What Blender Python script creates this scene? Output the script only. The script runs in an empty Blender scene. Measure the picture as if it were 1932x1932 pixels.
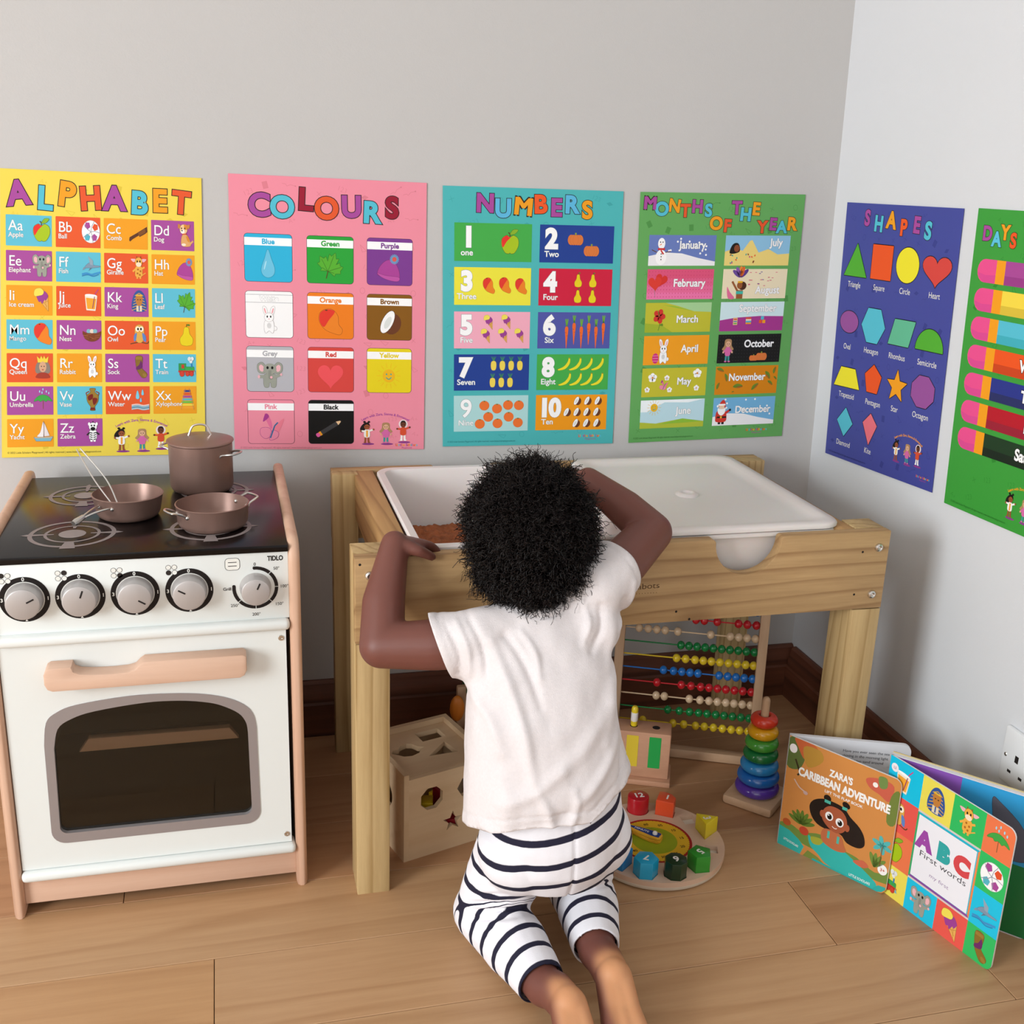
import bpy, bmesh, math, random
import numpy as np
from mathutils import Vector, Matrix, noise as mnoise
PI = math.pi
random.seed(7)
S = bpy.context.scene
# ------------------------------------------------------------------ camera
FPX, YAW, PITCH, ROLL = 2108.886, 0.258108, 0.301711, 0.0352526
cy, sy, cp, sp, cr, sr = math.cos(YAW), math.sin(YAW), math.cos(PITCH), math.sin(PITCH), math.cos(ROLL), math.sin(ROLL)
FW = Vector((sy*cp, cy*cp, -sp)); _r = Vector((cy, -sy, 0)); _u = _r.cross(FW)
RT = cr*_r + sr*_u; UP = -sr*_r + cr*_u
cam_d = bpy.data.cameras.new('camera'); cam = bpy.data.objects.new('camera', cam_d); S.collection.objects.link(cam)
cam_d.sensor_width = 36.0; cam_d.lens = FPX*36/1932; cam_d.clip_start = 0.02; cam_d.clip_end = 50
M = Matrix.Identity(4)
for i in range(3):
    M[i][0], M[i][1], M[i][2] = RT[i], UP[i], -FW[i]
M[2][3] = 1.0
cam.matrix_world = M
S.camera = cam
# ------------------------------------------------------------------ world, lights, exposure
S.view_settings.view_transform = 'Standard'; S.view_settings.look = 'None'
S.view_settings.exposure = 0.0; S.view_settings.gamma = 1.0
W = bpy.data.worlds.new('world'); S.world = W; W.use_nodes = True
bg = W.node_tree.nodes['Background']; bg.inputs[0].default_value = (0.95, 0.965, 1.0, 1); bg.inputs[1].default_value = 0.05
def area(name, loc, target, sx, sy_, power, col):
    d = bpy.data.lights.new(name, 'AREA'); d.shape = 'RECTANGLE'; d.size = sx; d.size_y = sy_; d.energy = power; d.color = col
    o = bpy.data.objects.new(name, d); S.collection.objects.link(o); o.location = loc
    o.rotation_euler = (Vector(target)-Vector(loc)).to_track_quat('-Z', 'Y').to_euler(); return o
area('window_daylight', (-3.35, -0.75, 1.40), (0.9, 1.35, 0.40), 1.6, 1.6, 168, (0.91, 0.965, 1.0))
area('added_fill', (-0.8, -2.1, 1.2), (0.9, 1.2, 0.4), 1.8, 1.4, 14, (0.91, 0.965, 1.0))  # added fill from behind the camera
# ------------------------------------------------------------------ helpers
COL = S.collection
def lin(c):
    if isinstance(c, str):
        c = c.lstrip('#'); c = tuple(int(c[i:i+2], 16)/255 for i in (0, 2, 4))
    return tuple((x/12.92 if x <= 0.04045 else ((x+0.055)/1.055)**2.4) for x in c[:3])+(1.0,)
def nd(nt, t, **kw):
    n = nt.nodes.new(t)
    for k, v in kw.items():
        if k.startswith('i_'): n.inputs[k[2:].replace('_', ' ')].default_value = v
        else: setattr(n, k, v)
    return n
def mat(name, col, rough=0.5, metal=0.0, bump=0.0, bscale=200.0, var=0.0, vscale=8.0, coat=0.0, trans=0.0, ior=1.45, sss=0.0, spec=0.5):
    m = bpy.data.materials.new(name); m.use_nodes = True; nt = m.node_tree; b = nt.nodes['Principled BSDF']
    L = nt.links
    b.inputs['Base Color'].default_value = lin(col); b.inputs['Roughness'].default_value = rough; b.inputs['Metallic'].default_value = metal
    b.inputs['Coat Weight'].default_value = coat; b.inputs['Transmission Weight'].default_value = trans; b.inputs['IOR'].default_value = ior
    b.inputs['Specular IOR Level'].default_value = spec
    if sss: b.inputs['Subsurface Weight'].default_value = sss; b.inputs['Subsurface Scale'].default_value = 0.01
    tc = nd(nt, 'ShaderNodeTexCoord')
    n = nd(nt, 'ShaderNodeTexNoise', i_Scale=vscale, i_Detail=4.0); L.new(tc.outputs['Object'], n.inputs['Vector'])
    if var:
        mr = nd(nt, 'ShaderNodeMapRange'); mr.inputs['To Min'].default_value = 1-var; mr.inputs['To Max'].default_value = 1+var
        mr.inputs['From Min'].default_value = .3; mr.inputs['From Max'].default_value = .7
        L.new(n.outputs['Fac'], mr.inputs['Value'])
        mx = nd(nt, 'ShaderNodeMix', data_type='RGBA', blend_type='MULTIPLY'); mx.inputs[0].default_value = 1
        mx.inputs[6].default_value = lin(col); L.new(mr.outputs[0], mx.inputs[7]); L.new(mx.outputs[2], b.inputs['Base Color'])
    if bump:
        n2 = nd(nt, 'ShaderNodeTexNoise', i_Scale=bscale, i_Detail=3.0); L.new(tc.outputs['Object'], n2.inputs['Vector'])
        bp = nd(nt, 'ShaderNodeBump', i_Strength=bump, i_Distance=0.002); L.new(n2.outputs['Fac'], bp.inputs['Height']); L.new(bp.outputs[0], b.inputs['Normal'])
    return m
def wood(name, light, dark, axis='X', scale=1.0, rings=14.0, dist=5.0, knots=0.0, rough=0.6, contrast=1.0, tint=False, bump=0.15):
    """grain runs along `axis`; dark annual lines from a distorted band pattern, plus fine fibre and optional knots"""
    m = bpy.data.materials.new(name); m.use_nodes = True; nt = m.node_tree; b = nt.nodes['Principled BSDF']; L = nt.links
    b.inputs['Roughness'].default_value = rough
    tc = nd(nt, 'ShaderNodeTexCoord'); oi = nd(nt, 'ShaderNodeObjectInfo')
    off = nd(nt, 'ShaderNodeVectorMath', operation='SCALE'); off.inputs['Scale'].default_value = 7.3
    cx = nd(nt, 'ShaderNodeCombineXYZ')
    for k in range(3): L.new(oi.outputs['Random'], cx.inputs[k])
    L.new(cx.outputs[0], off.inputs[0])
    ad = nd(nt, 'ShaderNodeVectorMath', operation='ADD'); L.new(tc.outputs['Object'], ad.inputs[0]); L.new(off.outputs[0], ad.inputs[1])
    mp = nd(nt, 'ShaderNodeMapping')
    ia = 'XYZ'.index(axis); sc = [scale]*3; sc[ia] = scale*0.10; mp.inputs['Scale'].default_value = sc
    L.new(ad.outputs[0], mp.inputs['Vector'])
    n1 = nd(nt, 'ShaderNodeTexNoise', i_Scale=6.0, i_Detail=2.0, i_Roughness=0.4); L.new(mp.outputs[0], n1.inputs['Vector'])
    m1 = nd(nt, 'ShaderNodeMath', operation='MULTIPLY'); m1.inputs[1].default_value = dist*rings*0.12; L.new(n1.outputs['Fac'], m1.inputs[0])
    sp_ = nd(nt, 'ShaderNodeSeparateXYZ'); L.new(mp.outputs[0], sp_.inputs[0])
    oth = [i for i in range(3) if i != ia]
    s0 = nd(nt, 'ShaderNodeMath', operation='ADD'); L.new(sp_.outputs[oth[0]], s0.inputs[0]); L.new(sp_.outputs[oth[1]], s0.inputs[1])
    s1 = nd(nt, 'ShaderNodeMath', operation='MULTIPLY_ADD'); s1.inputs[1].default_value = rings*3; L.new(s0.outputs[0], s1.inputs[0]); L.new(m1.outputs[0], s1.inputs[2])
    fr = nd(nt, 'ShaderNodeMath', operation='FRACT'); L.new(s1.outputs[0], fr.inputs[0])
    cr_ = nd(nt, 'ShaderNodeValToRGB'); e = cr_.color_ramp.elements; e[0].position = 0; e[0].color = (0, 0, 0, 1); e[1].position = 1; e[1].color = (0, 0, 0, 1)
    x = e.new(0.62); x.color = (0.12, 0.12, 0.12, 1); x = e.new(0.90); x.color = (1, 1, 1, 1)
    L.new(fr.outputs[0], cr_.inputs[0])
    n2 = nd(nt, 'ShaderNodeTexNoise', i_Scale=90.0, i_Detail=5.0, i_Roughness=0.65); 
    mp2 = nd(nt, 'ShaderNodeMapping'); sc2 = [1.0]*3; sc2[ia] = 0.06; mp2.inputs['Scale'].default_value = sc2; L.new(ad.outputs[0], mp2.inputs['Vector']); L.new(mp2.outputs[0], n2.inputs['Vector'])
    f1 = nd(nt, 'ShaderNodeMath', operation='MULTIPLY_ADD'); L.new(cr_.outputs[0], f1.inputs[0]); f1.inputs[1].default_value = 0.62*contrast
    mr = nd(nt, 'ShaderNodeMapRange'); mr.inputs['From Min'].default_value = .35; mr.inputs['From Max'].default_value = .75; mr.inputs['To Max'].default_value = 0.45*min(1, contrast+.2); L.new(n2.outputs['Fac'], mr.inputs['Value'])
    L.new(mr.outputs[0], f1.inputs[2])
    mx = nd(nt, 'ShaderNodeMix', data_type='RGBA'); mx.inputs[6].default_value = lin(light); mx.inputs[7].default_value = lin(dark); L.new(f1.outputs[0], mx.inputs[0])
    out = mx.outputs[2]
    if knots:
        vo = nd(nt, 'ShaderNodeTexVoronoi', i_Scale=knots); mp3 = nd(nt, 'ShaderNodeMapping'); sc3 = [1.0]*3; sc3[ia] = 0.55; mp3.inputs['Scale'].default_value = sc3
        L.new(ad.outputs[0], mp3.inputs['Vector']); L.new(mp3.outputs[0], vo.inputs['Vector'])
        kr = nd(nt, 'ShaderNodeMapRange'); kr.inputs['From Min'].default_value = 0.05; kr.inputs['From Max'].default_value = 0.10; kr.inputs['To Min'].default_value = 0.85; kr.inputs['To Max'].default_value = 0.0
        L.new(vo.outputs['Distance'], kr.inputs['Value'])
        mk = nd(nt, 'ShaderNodeMix', data_type='RGBA'); mk.inputs[7].default_value = lin('6b4526'); L.new(out, mk.inputs[6]); L.new(kr.outputs[0], mk.inputs[0]); out = mk.outputs[2]
    if tint:
        mt = nd(nt, 'ShaderNodeMix', data_type='RGBA', blend_type='MULTIPLY'); mt.inputs[0].default_value = 1; L.new(out, mt.inputs[6]); L.new(oi.outputs['Color'], mt.inputs[7]); out = mt.outputs[2]
    L.new(out, b.inputs['Base Color'])
    if bump:
        bp = nd(nt, 'ShaderNodeBump', i_Strength=bump, i_Distance=0.001); L.new(n2.outputs['Fac'], bp.inputs['Height']); L.new(bp.outputs[0], b.inputs['Normal'])
    return m
def tag(o, label=None, cat=None, group=None, kind=None):
    if label: o['label'] = label
    if cat: o['category'] = cat
    if group: o['group'] = group
    if kind: o['kind'] = kind
    return o
def thing(name, label, cat, loc=(0, 0, 0), rz=0.0, group=None):
    o = bpy.data.objects.new(name, None); COL.objects.link(o); o.location = loc; o.rotation_euler = (0, 0, rz)
    o.empty_display_size = 0.05
    return tag(o, label, cat, group)
def link_mesh(name, me, m, parent=None, smooth=35, loc=None):
    o = bpy.data.objects.new(name, me); COL.objects.link(o)
    if m is not None:
        me.materials.clear()
        for q in (m if isinstance(m, (list, tuple)) else [m]): me.materials.append(q)
    if smooth:
        me.polygons.foreach_set('use_smooth', [True]*len(me.polygons)); me.set_sharp_from_angle(angle=math.radians(smooth))
    if parent: o.parent = parent
    if loc is not None: o.location = loc
    return o
def obj(name, bm, m, parent=None, smooth=35, loc=None):
    me = bpy.data.meshes.new(name); bm.normal_update(); bm.to_mesh(me); bm.free()
    return link_mesh(name, me, m, parent, smooth, loc)
def NB(): return bmesh.new()
def merge(bm, tmp, Mx=None):
    if Mx is not None: bmesh.ops.transform(tmp, matrix=Mx, verts=tmp.verts)
    me = bpy.data.meshes.new('t'); tmp.to_mesh(me); tmp.free(); bm.from_mesh(me); bpy.data.meshes.remove(me); return bm
def box(bm, lo, hi, bev=0.0, Mx=None, seg=2):
    t = NB(); bmesh.ops.create_cube(t, size=1.0)
    lo = Vector(lo); hi = Vector(hi); c = (lo+hi)/2; d = hi-lo
    for v in t.verts: v.co = Vector((v.co.x*d.x, v.co.y*d.y, v.co.z*d.z))+c
    if bev: bmesh.ops.bevel(t, geom=t.edges[:], offset=bev, segments=seg, profile=0.5, affect='EDGES')
    return merge(bm, t, Mx)
def prism(bm, pts, z0, z1, Mx=None, bev=0.0, holes=()):
    """pts: 2-D outline (x, y) extruded from z0 to z1; holes: further outlines cut through"""
    t = NB()
    if holes:
        edges = []
        for loop in [pts]+list(holes):
            vs = [t.verts.new((x, y, z0)) for x, y in loop]
            for i in range(len(vs)): edges.append(t.edges.new((vs[i], vs[(i+1) % len(vs)])))
        bmesh.ops.triangle_fill(t, use_beauty=True, use_dissolve=False, edges=edges)
    else:
        t.faces.new([t.verts.new((x, y, z0)) for x, y in pts])
    f = t.faces[:]
    r = bmesh.ops.extrude_face_region(t, geom=f)
    for v in [g for g in r['geom'] if isinstance(g, bmesh.types.BMVert)]: v.co.z = z1
    bmesh.ops.recalc_face_normals(t, faces=t.faces[:])
    if bev:
        ed = [e for e in t.edges if len(e.link_faces) == 2 and e.calc_face_angle(0) > 0.9 and abs(e.verts[0].co.z-e.verts[1].co.z) < 1e-7]
        bmesh.ops.bevel(t, geom=ed, offset=bev, segments=2, profile=0.5, affect='EDGES')
    return merge(bm, t, Mx)
def lathe(bm, prof, n=32, Mx=None):
    t = NB(); rings = []
    for r, z in prof:
        if r < 1e-6: rings.append([t.verts.new((0, 0, z))])
        else: rings.append([t.verts.new((r*math.cos(2*PI*k/n), r*math.sin(2*PI*k/n), z)) for k in range(n)])
    for a, b in zip(rings, rings[1:]):
        for k in range(n):
            k2 = (k+1) % n
            vs = [a[k % len(a)], a[k2 % len(a)], b[k2 % len(b)], b[k % len(b)]]
            u = []
            for v in vs:
                if v not in u: u.append(v)
            if len(u) > 2: t.faces.new(u)
    bmesh.ops.recalc_face_normals(t, faces=t.faces[:])
    return merge(bm, t, Mx)
def tube(bm, path, r, n=8, closed=False, Mx=None, radii=None):
    t = NB(); P = [Vector(p) for p in path]; N = len(P); rings = []
    up = None
    for i, p in enumerate(P):
        if closed: d = P[(i+1) % N]-P[i-1]
        else: d = P[min(i+1, N-1)]-P[max(i-1, 0)]
        d.normalize()
        if up is None: up = d.orthogonal().normalized()
        up = (up-d*up.dot(d))
        if up.length < 1e-6: up = d.orthogonal()
        up.normalize(); s = d.cross(up)
        rr = radii[i] if radii else r
        rings.append([t.verts.new(p+rr*(math.cos(2*PI*k/n)*up+math.sin(2*PI*k/n)*s)) for k in range(n)])
    for i in range(N if closed else N-1):
        a, b = rings[i], rings[(i+1) % N]
        for k in range(n): t.faces.new((a[k], a[(k+1) % n], b[(k+1) % n], b[k]))
    if not closed:
        t.faces.new(rings[0][::-1]); t.faces.new(rings[-1])
    bmesh.ops.recalc_face_normals(t, faces=t.faces[:])
    return merge(bm, t, Mx)
def ball(bm, c, r, n=12, scl=(1, 1, 1), rot=None):
    t = NB(); bmesh.ops.create_uvsphere(t, u_segments=n*2, v_segments=n, radius=1.0)
    Mx = Matrix.Translation(c)@(rot.to_4x4() if rot else Matrix.Identity(4))@Matrix.Diagonal((r*scl[0], r*scl[1], r*scl[2], 1))
    return merge(bm, t, Mx)
def smooth_path(pts, n=6, closed=False):
    P = [Vector(p) for p in pts]; out = []; N = len(P)
    for i in range(N if closed else N-1):
        p0 = P[i-1] if (i > 0 or closed) else P[0]; p1 = P[i]; p2 = P[(i+1) % N]; p3 = P[(i+2) % N] if (closed or i+2 < N) else P[-1]
        for k in range(n):
            t = k/n
            out.append(0.5*((2*p1)+(-p0+p2)*t+(2*p0-5*p1+4*p2-p3)*t*t+(-p0+3*p1-3*p2+p3)*t**3))
    if not closed: out.append(P[-1])
    return out
# axes for prisms drawn in the x-z plane: local (x, y, z) -> world (x, -z, y); z grows toward the viewer (-y)
XZ = Matrix(((1, 0, 0, 0), (0, 0, -1, 0), (0, 1, 0, 0), (0, 0, 0, 1)))
YZ = Matrix(((0, 0, 1, 0), (1, 0, 0, 0), (0, 1, 0, 0), (0, 0, 0, 1)))
# ------------------------------------------------------------------ setting
YW = 1.850            # back wall face
def XW(z): return 1.0775-0.0196*(z-0.10)   # right wall face leans very slightly
m_wall = mat('painted_plaster_dim_tone', 'c4c2c0', 0.85, bump=0.10, bscale=350, var=0.012, vscale=3)  # white walls greyed; the back wall's dimmer light is put into this colour
m_wall2 = mat('painted_plaster_lit_tone', 'd8dadd', 0.85, bump=0.10, bscale=350, var=0.010, vscale=3)  # same paint; brighter, cooler daylight is put into this lighter colour
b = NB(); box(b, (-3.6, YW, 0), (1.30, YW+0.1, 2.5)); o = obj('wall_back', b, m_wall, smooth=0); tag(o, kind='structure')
b = NB(); t = NB()
vs = []
for y in (-2.3, YW+0.0):
    for x, z in ((XW(0), 0), (XW(2.5), 2.5), (1.25, 2.5), (1.25, 0)): vs.append(t.verts.new((x, y, z)))
for q in ((0, 1, 2, 3), (7, 6, 5, 4), (0, 4, 5, 1), (1, 5, 6, 2), (2, 6, 7, 3), (3, 7, 4, 0)): t.faces.new([vs[i] for i in q])
bmesh.ops.recalc_face_normals(t, faces=t.faces[:]); merge(b, t)
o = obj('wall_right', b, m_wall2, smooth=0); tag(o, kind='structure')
m_skirt = wood('skirting_wood', '6e3f2a', '3f2015', 'X', rings=6, dist=3, rough=0.5)
prof = [(0, 0), (0.018, 0), (0.018, 0.062), (0.015, 0.066), (0.015, 0.082), (0.012, 0.088), (0.010, 0.100), (0.005, 0.105), (0, 0.105)]
b = NB(); prism(b, [(YW-a, z) for a, z in prof], -3.6, 1.076, YZ)
o = obj('baseboard_back', b, m_skirt); tag(o, kind='structure')
m_skirt2 = wood('skirting_wood_side', '6e3f2a', '3f2015', 'Y', rings=6, dist=3, rough=0.5)
b = NB()
# side skirting: profile in x-z swept along y
t = NB(); r0 = [t.verts.new((1.0765-a, -2.3, z)) for a, z in prof]; r1 = [t.verts.new((1.0765-a, YW-0.0185, z)) for a, z in prof]
n = len(prof)
for i in range(n): t.faces.new((r0[i], r0[(i+1) % n], r1[(i+1) % n], r1[i]))
t.faces.new(r0); t.faces.new(r1[::-1]); bmesh.ops.recalc_face_normals(t, faces=t.faces[:]); merge(b, t)
o = obj('baseboard_right', b, m_skirt2); tag(o, kind='structure')
# floor: subfloor and laid planks, each an object
b = NB(); box(b, (-3.6, -2.3, -0.06), (1.25, YW+0.02, -0.016)); 
m_sub = mat('subfloor', '5a3b22', 0.9)
floor = obj('floor', b, m_sub, smooth=0); tag(floor, kind='structure')
m_oak = wood('oak_plank', 'c09a74', '9b7049', 'X', scale=1.0, rings=5, dist=10, rough=0.45, contrast=0.5, tint=True, bump=0.06)
PW = 0.1430
rowy = [1.4085-PW*k for k in range(-4, 26)]
ex = {3: None}
rng = random.Random(11)
tones = [(1, 1, 1), (1.07, 1.05, 1.02), (0.92, 0.89, 0.84), (1.03, 1.0, .95), (0.97, .95, .93), (1.1, 1.09, 1.06)]
for ri, yt in enumerate(rowy):
    y0, y1 = yt-PW, min(yt, YW+0.01)
    if y0 > YW: continue
    k = round((1.4085-yt)/PW)
    if k == 1: joints = [-2.9, -1.9, -0.95, -0.045, 0.776, 1.2]
    elif k == 0: joints = [-3.2, -2.3, -1.4, -0.55, 1.2]
    elif k == 2: joints = [-3.3, -2.5, -1.2, -0.40, 0.95, 1.2]
    else:
        joints = [-3.2]; 
        while joints[-1] < 1.2: joints.append(joints[-1]+rng.uniform(0.7, 1.25))
    for a, c in zip([-3.6]+joints, joints):
        if a >= 1.20: continue
        c = min(c, 1.24)
        b = NB(); g = 0.0005
        box(b, (a+g, y0+g, -0.016), (c-g, y1-g, 0.0), 0.0007, seg=1)
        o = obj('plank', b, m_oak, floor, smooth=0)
        tn = tones[rng.randrange(len(tones))]
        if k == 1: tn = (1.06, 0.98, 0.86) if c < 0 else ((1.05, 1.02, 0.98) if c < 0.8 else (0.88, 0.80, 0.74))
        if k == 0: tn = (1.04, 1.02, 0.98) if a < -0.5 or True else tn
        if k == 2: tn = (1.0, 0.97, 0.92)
        if k < 0: tn = (0.88, 0.78, 0.72)  # shade under the table put into the tint of the back rows
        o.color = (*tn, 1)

m_ceil = mat('ceiling_white', 'e6e8ea', 0.9)
b = NB(); box(b, (-3.6, -2.3, 2.40), (1.30, YW+0.1, 2.46)); tag(obj('ceiling', b, m_ceil, smooth=0), kind='structure')
b = NB(); box(b, (-3.68, -2.3, 0), (-3.6, YW+0.1, 2.5)); tag(obj('wall_left', b, m_wall, smooth=0), kind='structure')
b = NB(); box(b, (-3.68, -2.38, 0), (1.30, -2.3, 2.5)); tag(obj('wall_front', b, m_wall, smooth=0), kind='structure')
# ------------------------------------------------------------------ play table (two tray bays)
m_pineX = wood('pine_along', 'bd9b6c', '866039', 'X', scale=1.0, rings=10, dist=6, knots=3.2, rough=0.62, contrast=0.85)
m_pineY = wood('pine_across', 'bf9661', '8b6238', 'Y', scale=1.0, rings=11, dist=5, rough=0.62, contrast=0.8)
m_pineZ = wood('pine_upright', 'c9ad7c', '94733f', 'Z', scale=1.0, rings=14, dist=6, knots=9.0, rough=0.62, contrast=0.9)
m_steel = mat('bright_steel', 'd8d6d2', 0.28, 1.0)
m_dark = mat('dark_recess', '1c1512', 0.8)
X0, X1, YF, YB, ZT = 0.152, 0.932, 1.360, 1.812, 0.508
table = thing('play_table', 'pine play table with two white tray bays below the posters', 'table', (X0, YF, 0))
def TB(o): o.location = (-X0, -YF, 0); return o
lw = 0.046
def leg(x0, x1, y0, y1, front):
    b = NB()
    if front:
        t = NB(); pr = [(y0+0.0012, 0), (y1, 0), (y1, ZT), (y0+0.021, ZT), (y0+0.021, ZT-0.1215), (y0+0.0012, ZT-0.1215)]
        prism(b, pr, x0, x1, YZ, bev=0.0008)
    else: box(b, (x0, y0, 0), (x1, y1, ZT), 0.0015)
    return TB(obj('leg', b, m_pineZ, table))
leg(X0, X0+lw, YF, YF+0.062, True); leg(X1-lw, X1, YF, YF+0.062, True)
leg(X0+0.010, X0+0.010+lw-0.004, YB-0.046, YB-0.0205, False); leg(X1-lw-0.004, X1, YB-0.046, YB-0.0205, False)
def notched(x0, x1, cs, r, z0=ZT-0.120, zt=ZT, f=0.006):
    pts = [(x0, z0), (x1, z0), (x1, zt)]
    for c in sorted(cs, reverse=True):
        pts.append((c+r+f, zt))
        for k in range(1, 4): a = PI/2*k/4; pts.append((c+r+f-f*math.sin(a), zt-f+f*math.cos(a)))
        for k in range(0, 25):
            a = -PI*k/24; pts.append((c+r*math.cos(a), zt-f+(r-0.002)*math.sin(a)))
        for k in range(1, 4): a = PI/2*(1-k/4); pts.append((c-r-f+f*math.sin(a), zt-f+f*math.cos(a)))
        pts.append((c-r-f, zt))
    pts.append((x0, zt)); return pts
b = NB(); prism(b, notched(X0, X1, (0.386, 0.7065), 0.0500), -YF-0.020, -YF, XZ, bev=0.0018)
TB(obj('front_rail', b, m_pineX, table))
b = NB(); prism(b, notched(X0+.011, X1-.002, (0.386, 0.7105), 0.0490), -YB, -YB+0.020, XZ, bev=0.0015)
TB(obj('back_rail', b, m_pineX, table))
for x0, x1, nm in ((X0+lw+0.001, X0+lw+0.033, 'side_rail'), (X1-lw-0.031, X1-lw-0.001, 'side_rail'), (0.5475, 0.5655, 'middle_rail')):
    b = NB(); box(b, (x0, YF+0.0205, ZT-0.075), (x1, YB-0.0205, ZT-0.001), 0.0015); TB(obj(nm, b, m_pineY, table))
# bolts: cap with recess
def bolt(x, z, m=m_steel):
    b = NB(); Mx = Matrix.Translation((x, YF, z))@Matrix.Rotation(PI/2, 4, 'X')
    lathe(b, [(0, 0.0005), (0.0022, 0.0005), (0.0022, 0.0032), (0.0034, 0.0040), (0.0056, 0.0028), (0.0064, 0.0008), (0.0064, -0.002)], 20, Mx)
    return TB(obj('bolt', b, m, table))
bolt(0.914, 0.484); bolt(0.9125, 0.411); bolt(0.171, 0.484); bolt(0.171, 0.411)
# small dowel holes and pencil-thin screw marks in the rail face
for x, z in ((0.889, 0.478), (0.884, 0.412), (0.604, 0.404), (0.625, 0.391), (0.1585, 0.4995)):
    b = NB(); lathe(b, [(0, 0.0004), (0.0014, 0.0004), (0.0018, 0.0)], 10, Matrix.Translation((x, YF, z))@Matrix.Rotation(PI/2, 4, 'X'))
    TB(obj('nail_hole', b, m_dark, table))
# trays
m_tray = mat('frosted_white_plastic', 'e6dfdc', 0.42, spec=0.35, var=0.01, sss=0.15)
def rr(x0, x1, y0, y1, r, n=6):
    out = []
    for cx_, cy_, a0 in ((x1-r, y1-r, 0), (x0+r, y1-r, 90), (x0+r, y0+r, 180), (x1-r, y0+r, 270)):
        for k in range(n+1):
            a = math.radians(a0+90*k/n); out.append((cx_+r*math.cos(a), cy_+r*math.sin(a)))
    return out
def loops_mesh(bm, rings, cap=True):
    t = NB(); R = [[t.verts.new(p) for p in ring] for ring in rings]; n = len(R[0])
    for a, c in zip(R, R[1:]):
        for k in range(n): t.faces.new((a[k], a[(k+1) % n], c[(k+1) % n], c[k]))
    if cap: t.faces.new(R[-1]); t.faces.new(R[0][::-1])
    bmesh.ops.recalc_face_normals(t, faces=t.faces[:]); merge(bm, t)
def ring(x0, x1, y0, y1, r, z): return [(x, y, z) for x, y in rr(x0, x1, y0, y1, r)]
def tray(x0, x1, y0, y1, zr, depth, label, lid=False):
    o_ = thing('storage_tray', label, 'tray', ((x0+x1)/2, (y0+y1)/2, zr-depth))
    b = NB(); tpr = 0.016
    R = [ring(x0+tpr+.004, x1-tpr-.004, y0+tpr+.004, y1-tpr-.004, .02, zr-depth), ring(x0+.010, x1-.010, y0+.010, y1-.010, .026, zr-.010), ring(x0+.010, x1-.010, y0+.010, y1-.010, .026, zr-.003),
         ring(x0, x1, y0, y1, .030, zr-.003), ring(x0, x1, y0, y1, .030, zr+.0005), ring(x0+.002, x1-.002, y0+.002, y1-.002, .029, zr+.0025), ring(x0+.012, x1-.012, y0+.012, y1-.012, .024, zr+.002),
         ring(x0+.014, x1-.014, y0+.014, y1-.014, .023, zr-.002), ring(x0+tpr+.008, x1-tpr-.008, y0+tpr+.008, y1-tpr-.008, .02, zr-depth+.006), ring(x0+tpr+.014, x1-tpr-.014, y0+tpr+.014, y1-tpr-.014, .016, zr-depth+.003)]
    loops_mesh(b, R)
    p = obj('tub', b, m_tray, o_, 40); p.location = (-o_.location.x, -o_.location.y, -o_.location.z); return o_
tl = (0.234, 0.5455, 1.3835, 1.789)
tr_ = (0.5675, 0.8680, 1.3835, 1.789)
ZR = ZT+0.001
tray(*tl, ZR, 0.105, 'open white plastic tray holding brown filler, left bay of the table')
tub2 = tray(*tr_, ZR-0.0045, 0.105, 'white plastic tray closed by a flat lid, right bay of the table', True)
x0, x1, y0, y1 = 0.5665, 0.8690, 1.3825, 1.790
b = NB(); z = ZR
R = [ring(x0+.002, x1-.002, y0+.002, y1-.002, .030, z-.001), ring(x0, x1, y0, y1, .032, z), ring(x0, x1, y0, y1, .032, z+.004), ring(x0+.003, x1-.003, y0+.003, y1-.003, .030, z+.007), ring(x0+.016, x1-.016, y0+.016, y1-.016, .026, z+.0075),
     ring(x0+.024, x1-.024, y0+.024, y1-.024, .022, z+.0045), ring(x0+.034, x1-.034, y0+.034, y1-.034, .018, z+.0015), ring(x0+.044, x1-.044, y0+.044, y1-.044, .014, z+.001)]
loops_mesh(b, R)
lid = obj('lid', b, m_tray, tub2, 60); lid.location = -tub2.location
b = NB(); lathe(b, [(0.0, .0012), (0.007, .0013), (0.0085, .0036), (0.011, .0048), (0.0145, .0040), (0.018, .0016), (0.0185, 0.0)], 32, Matrix.Translation((0.700, 1.572, z+.001)))
obj('centre_boss', b, m_tray, lid, 60)
# filler: heaped brown crumbs in the left tray
m_fill = mat('brown_filler', '9c5a36', 0.95, var=0.30, vscale=60, bump=0.8, bscale=400)
NX, NY = 90, 110; fx0, fx1, fy0, fy1 = tl[0]+.026, tl[1]-.026, tl[2]+.024, tl[3]-.03
b = NB(); V = []
for j in range(NY+1):
    for i in range(NX+1):
        x = fx0+(fx1-fx0)*i/NX; y = fy0+(fy1-fy0)*j/NY
        g = 1/(1+math.exp((y-1.545)/0.022))
        h = 0.417+g*0.048+0.014*mnoise.noise(Vector((x*22, y*22, 1)))*g+0.0055*mnoise.noise(Vector((x*90, y*90, 3)))+0.003*mnoise.noise(Vector((x*260, y*260, 5)))
        V.append(b.verts.new((x, y, h)))
for j in range(NY):
    for i in range(NX):
        k = j*(NX+1)+i; b.faces.new((V[k], V[k+1], V[k+NX+2], V[k+NX+1]))
fo = obj('sensory_filler', b, m_fill, None, 80); tag(fo, 'heaped reddish-brown sensory filler in the open left tray', 'sensory filler', kind='stuff')
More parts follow.
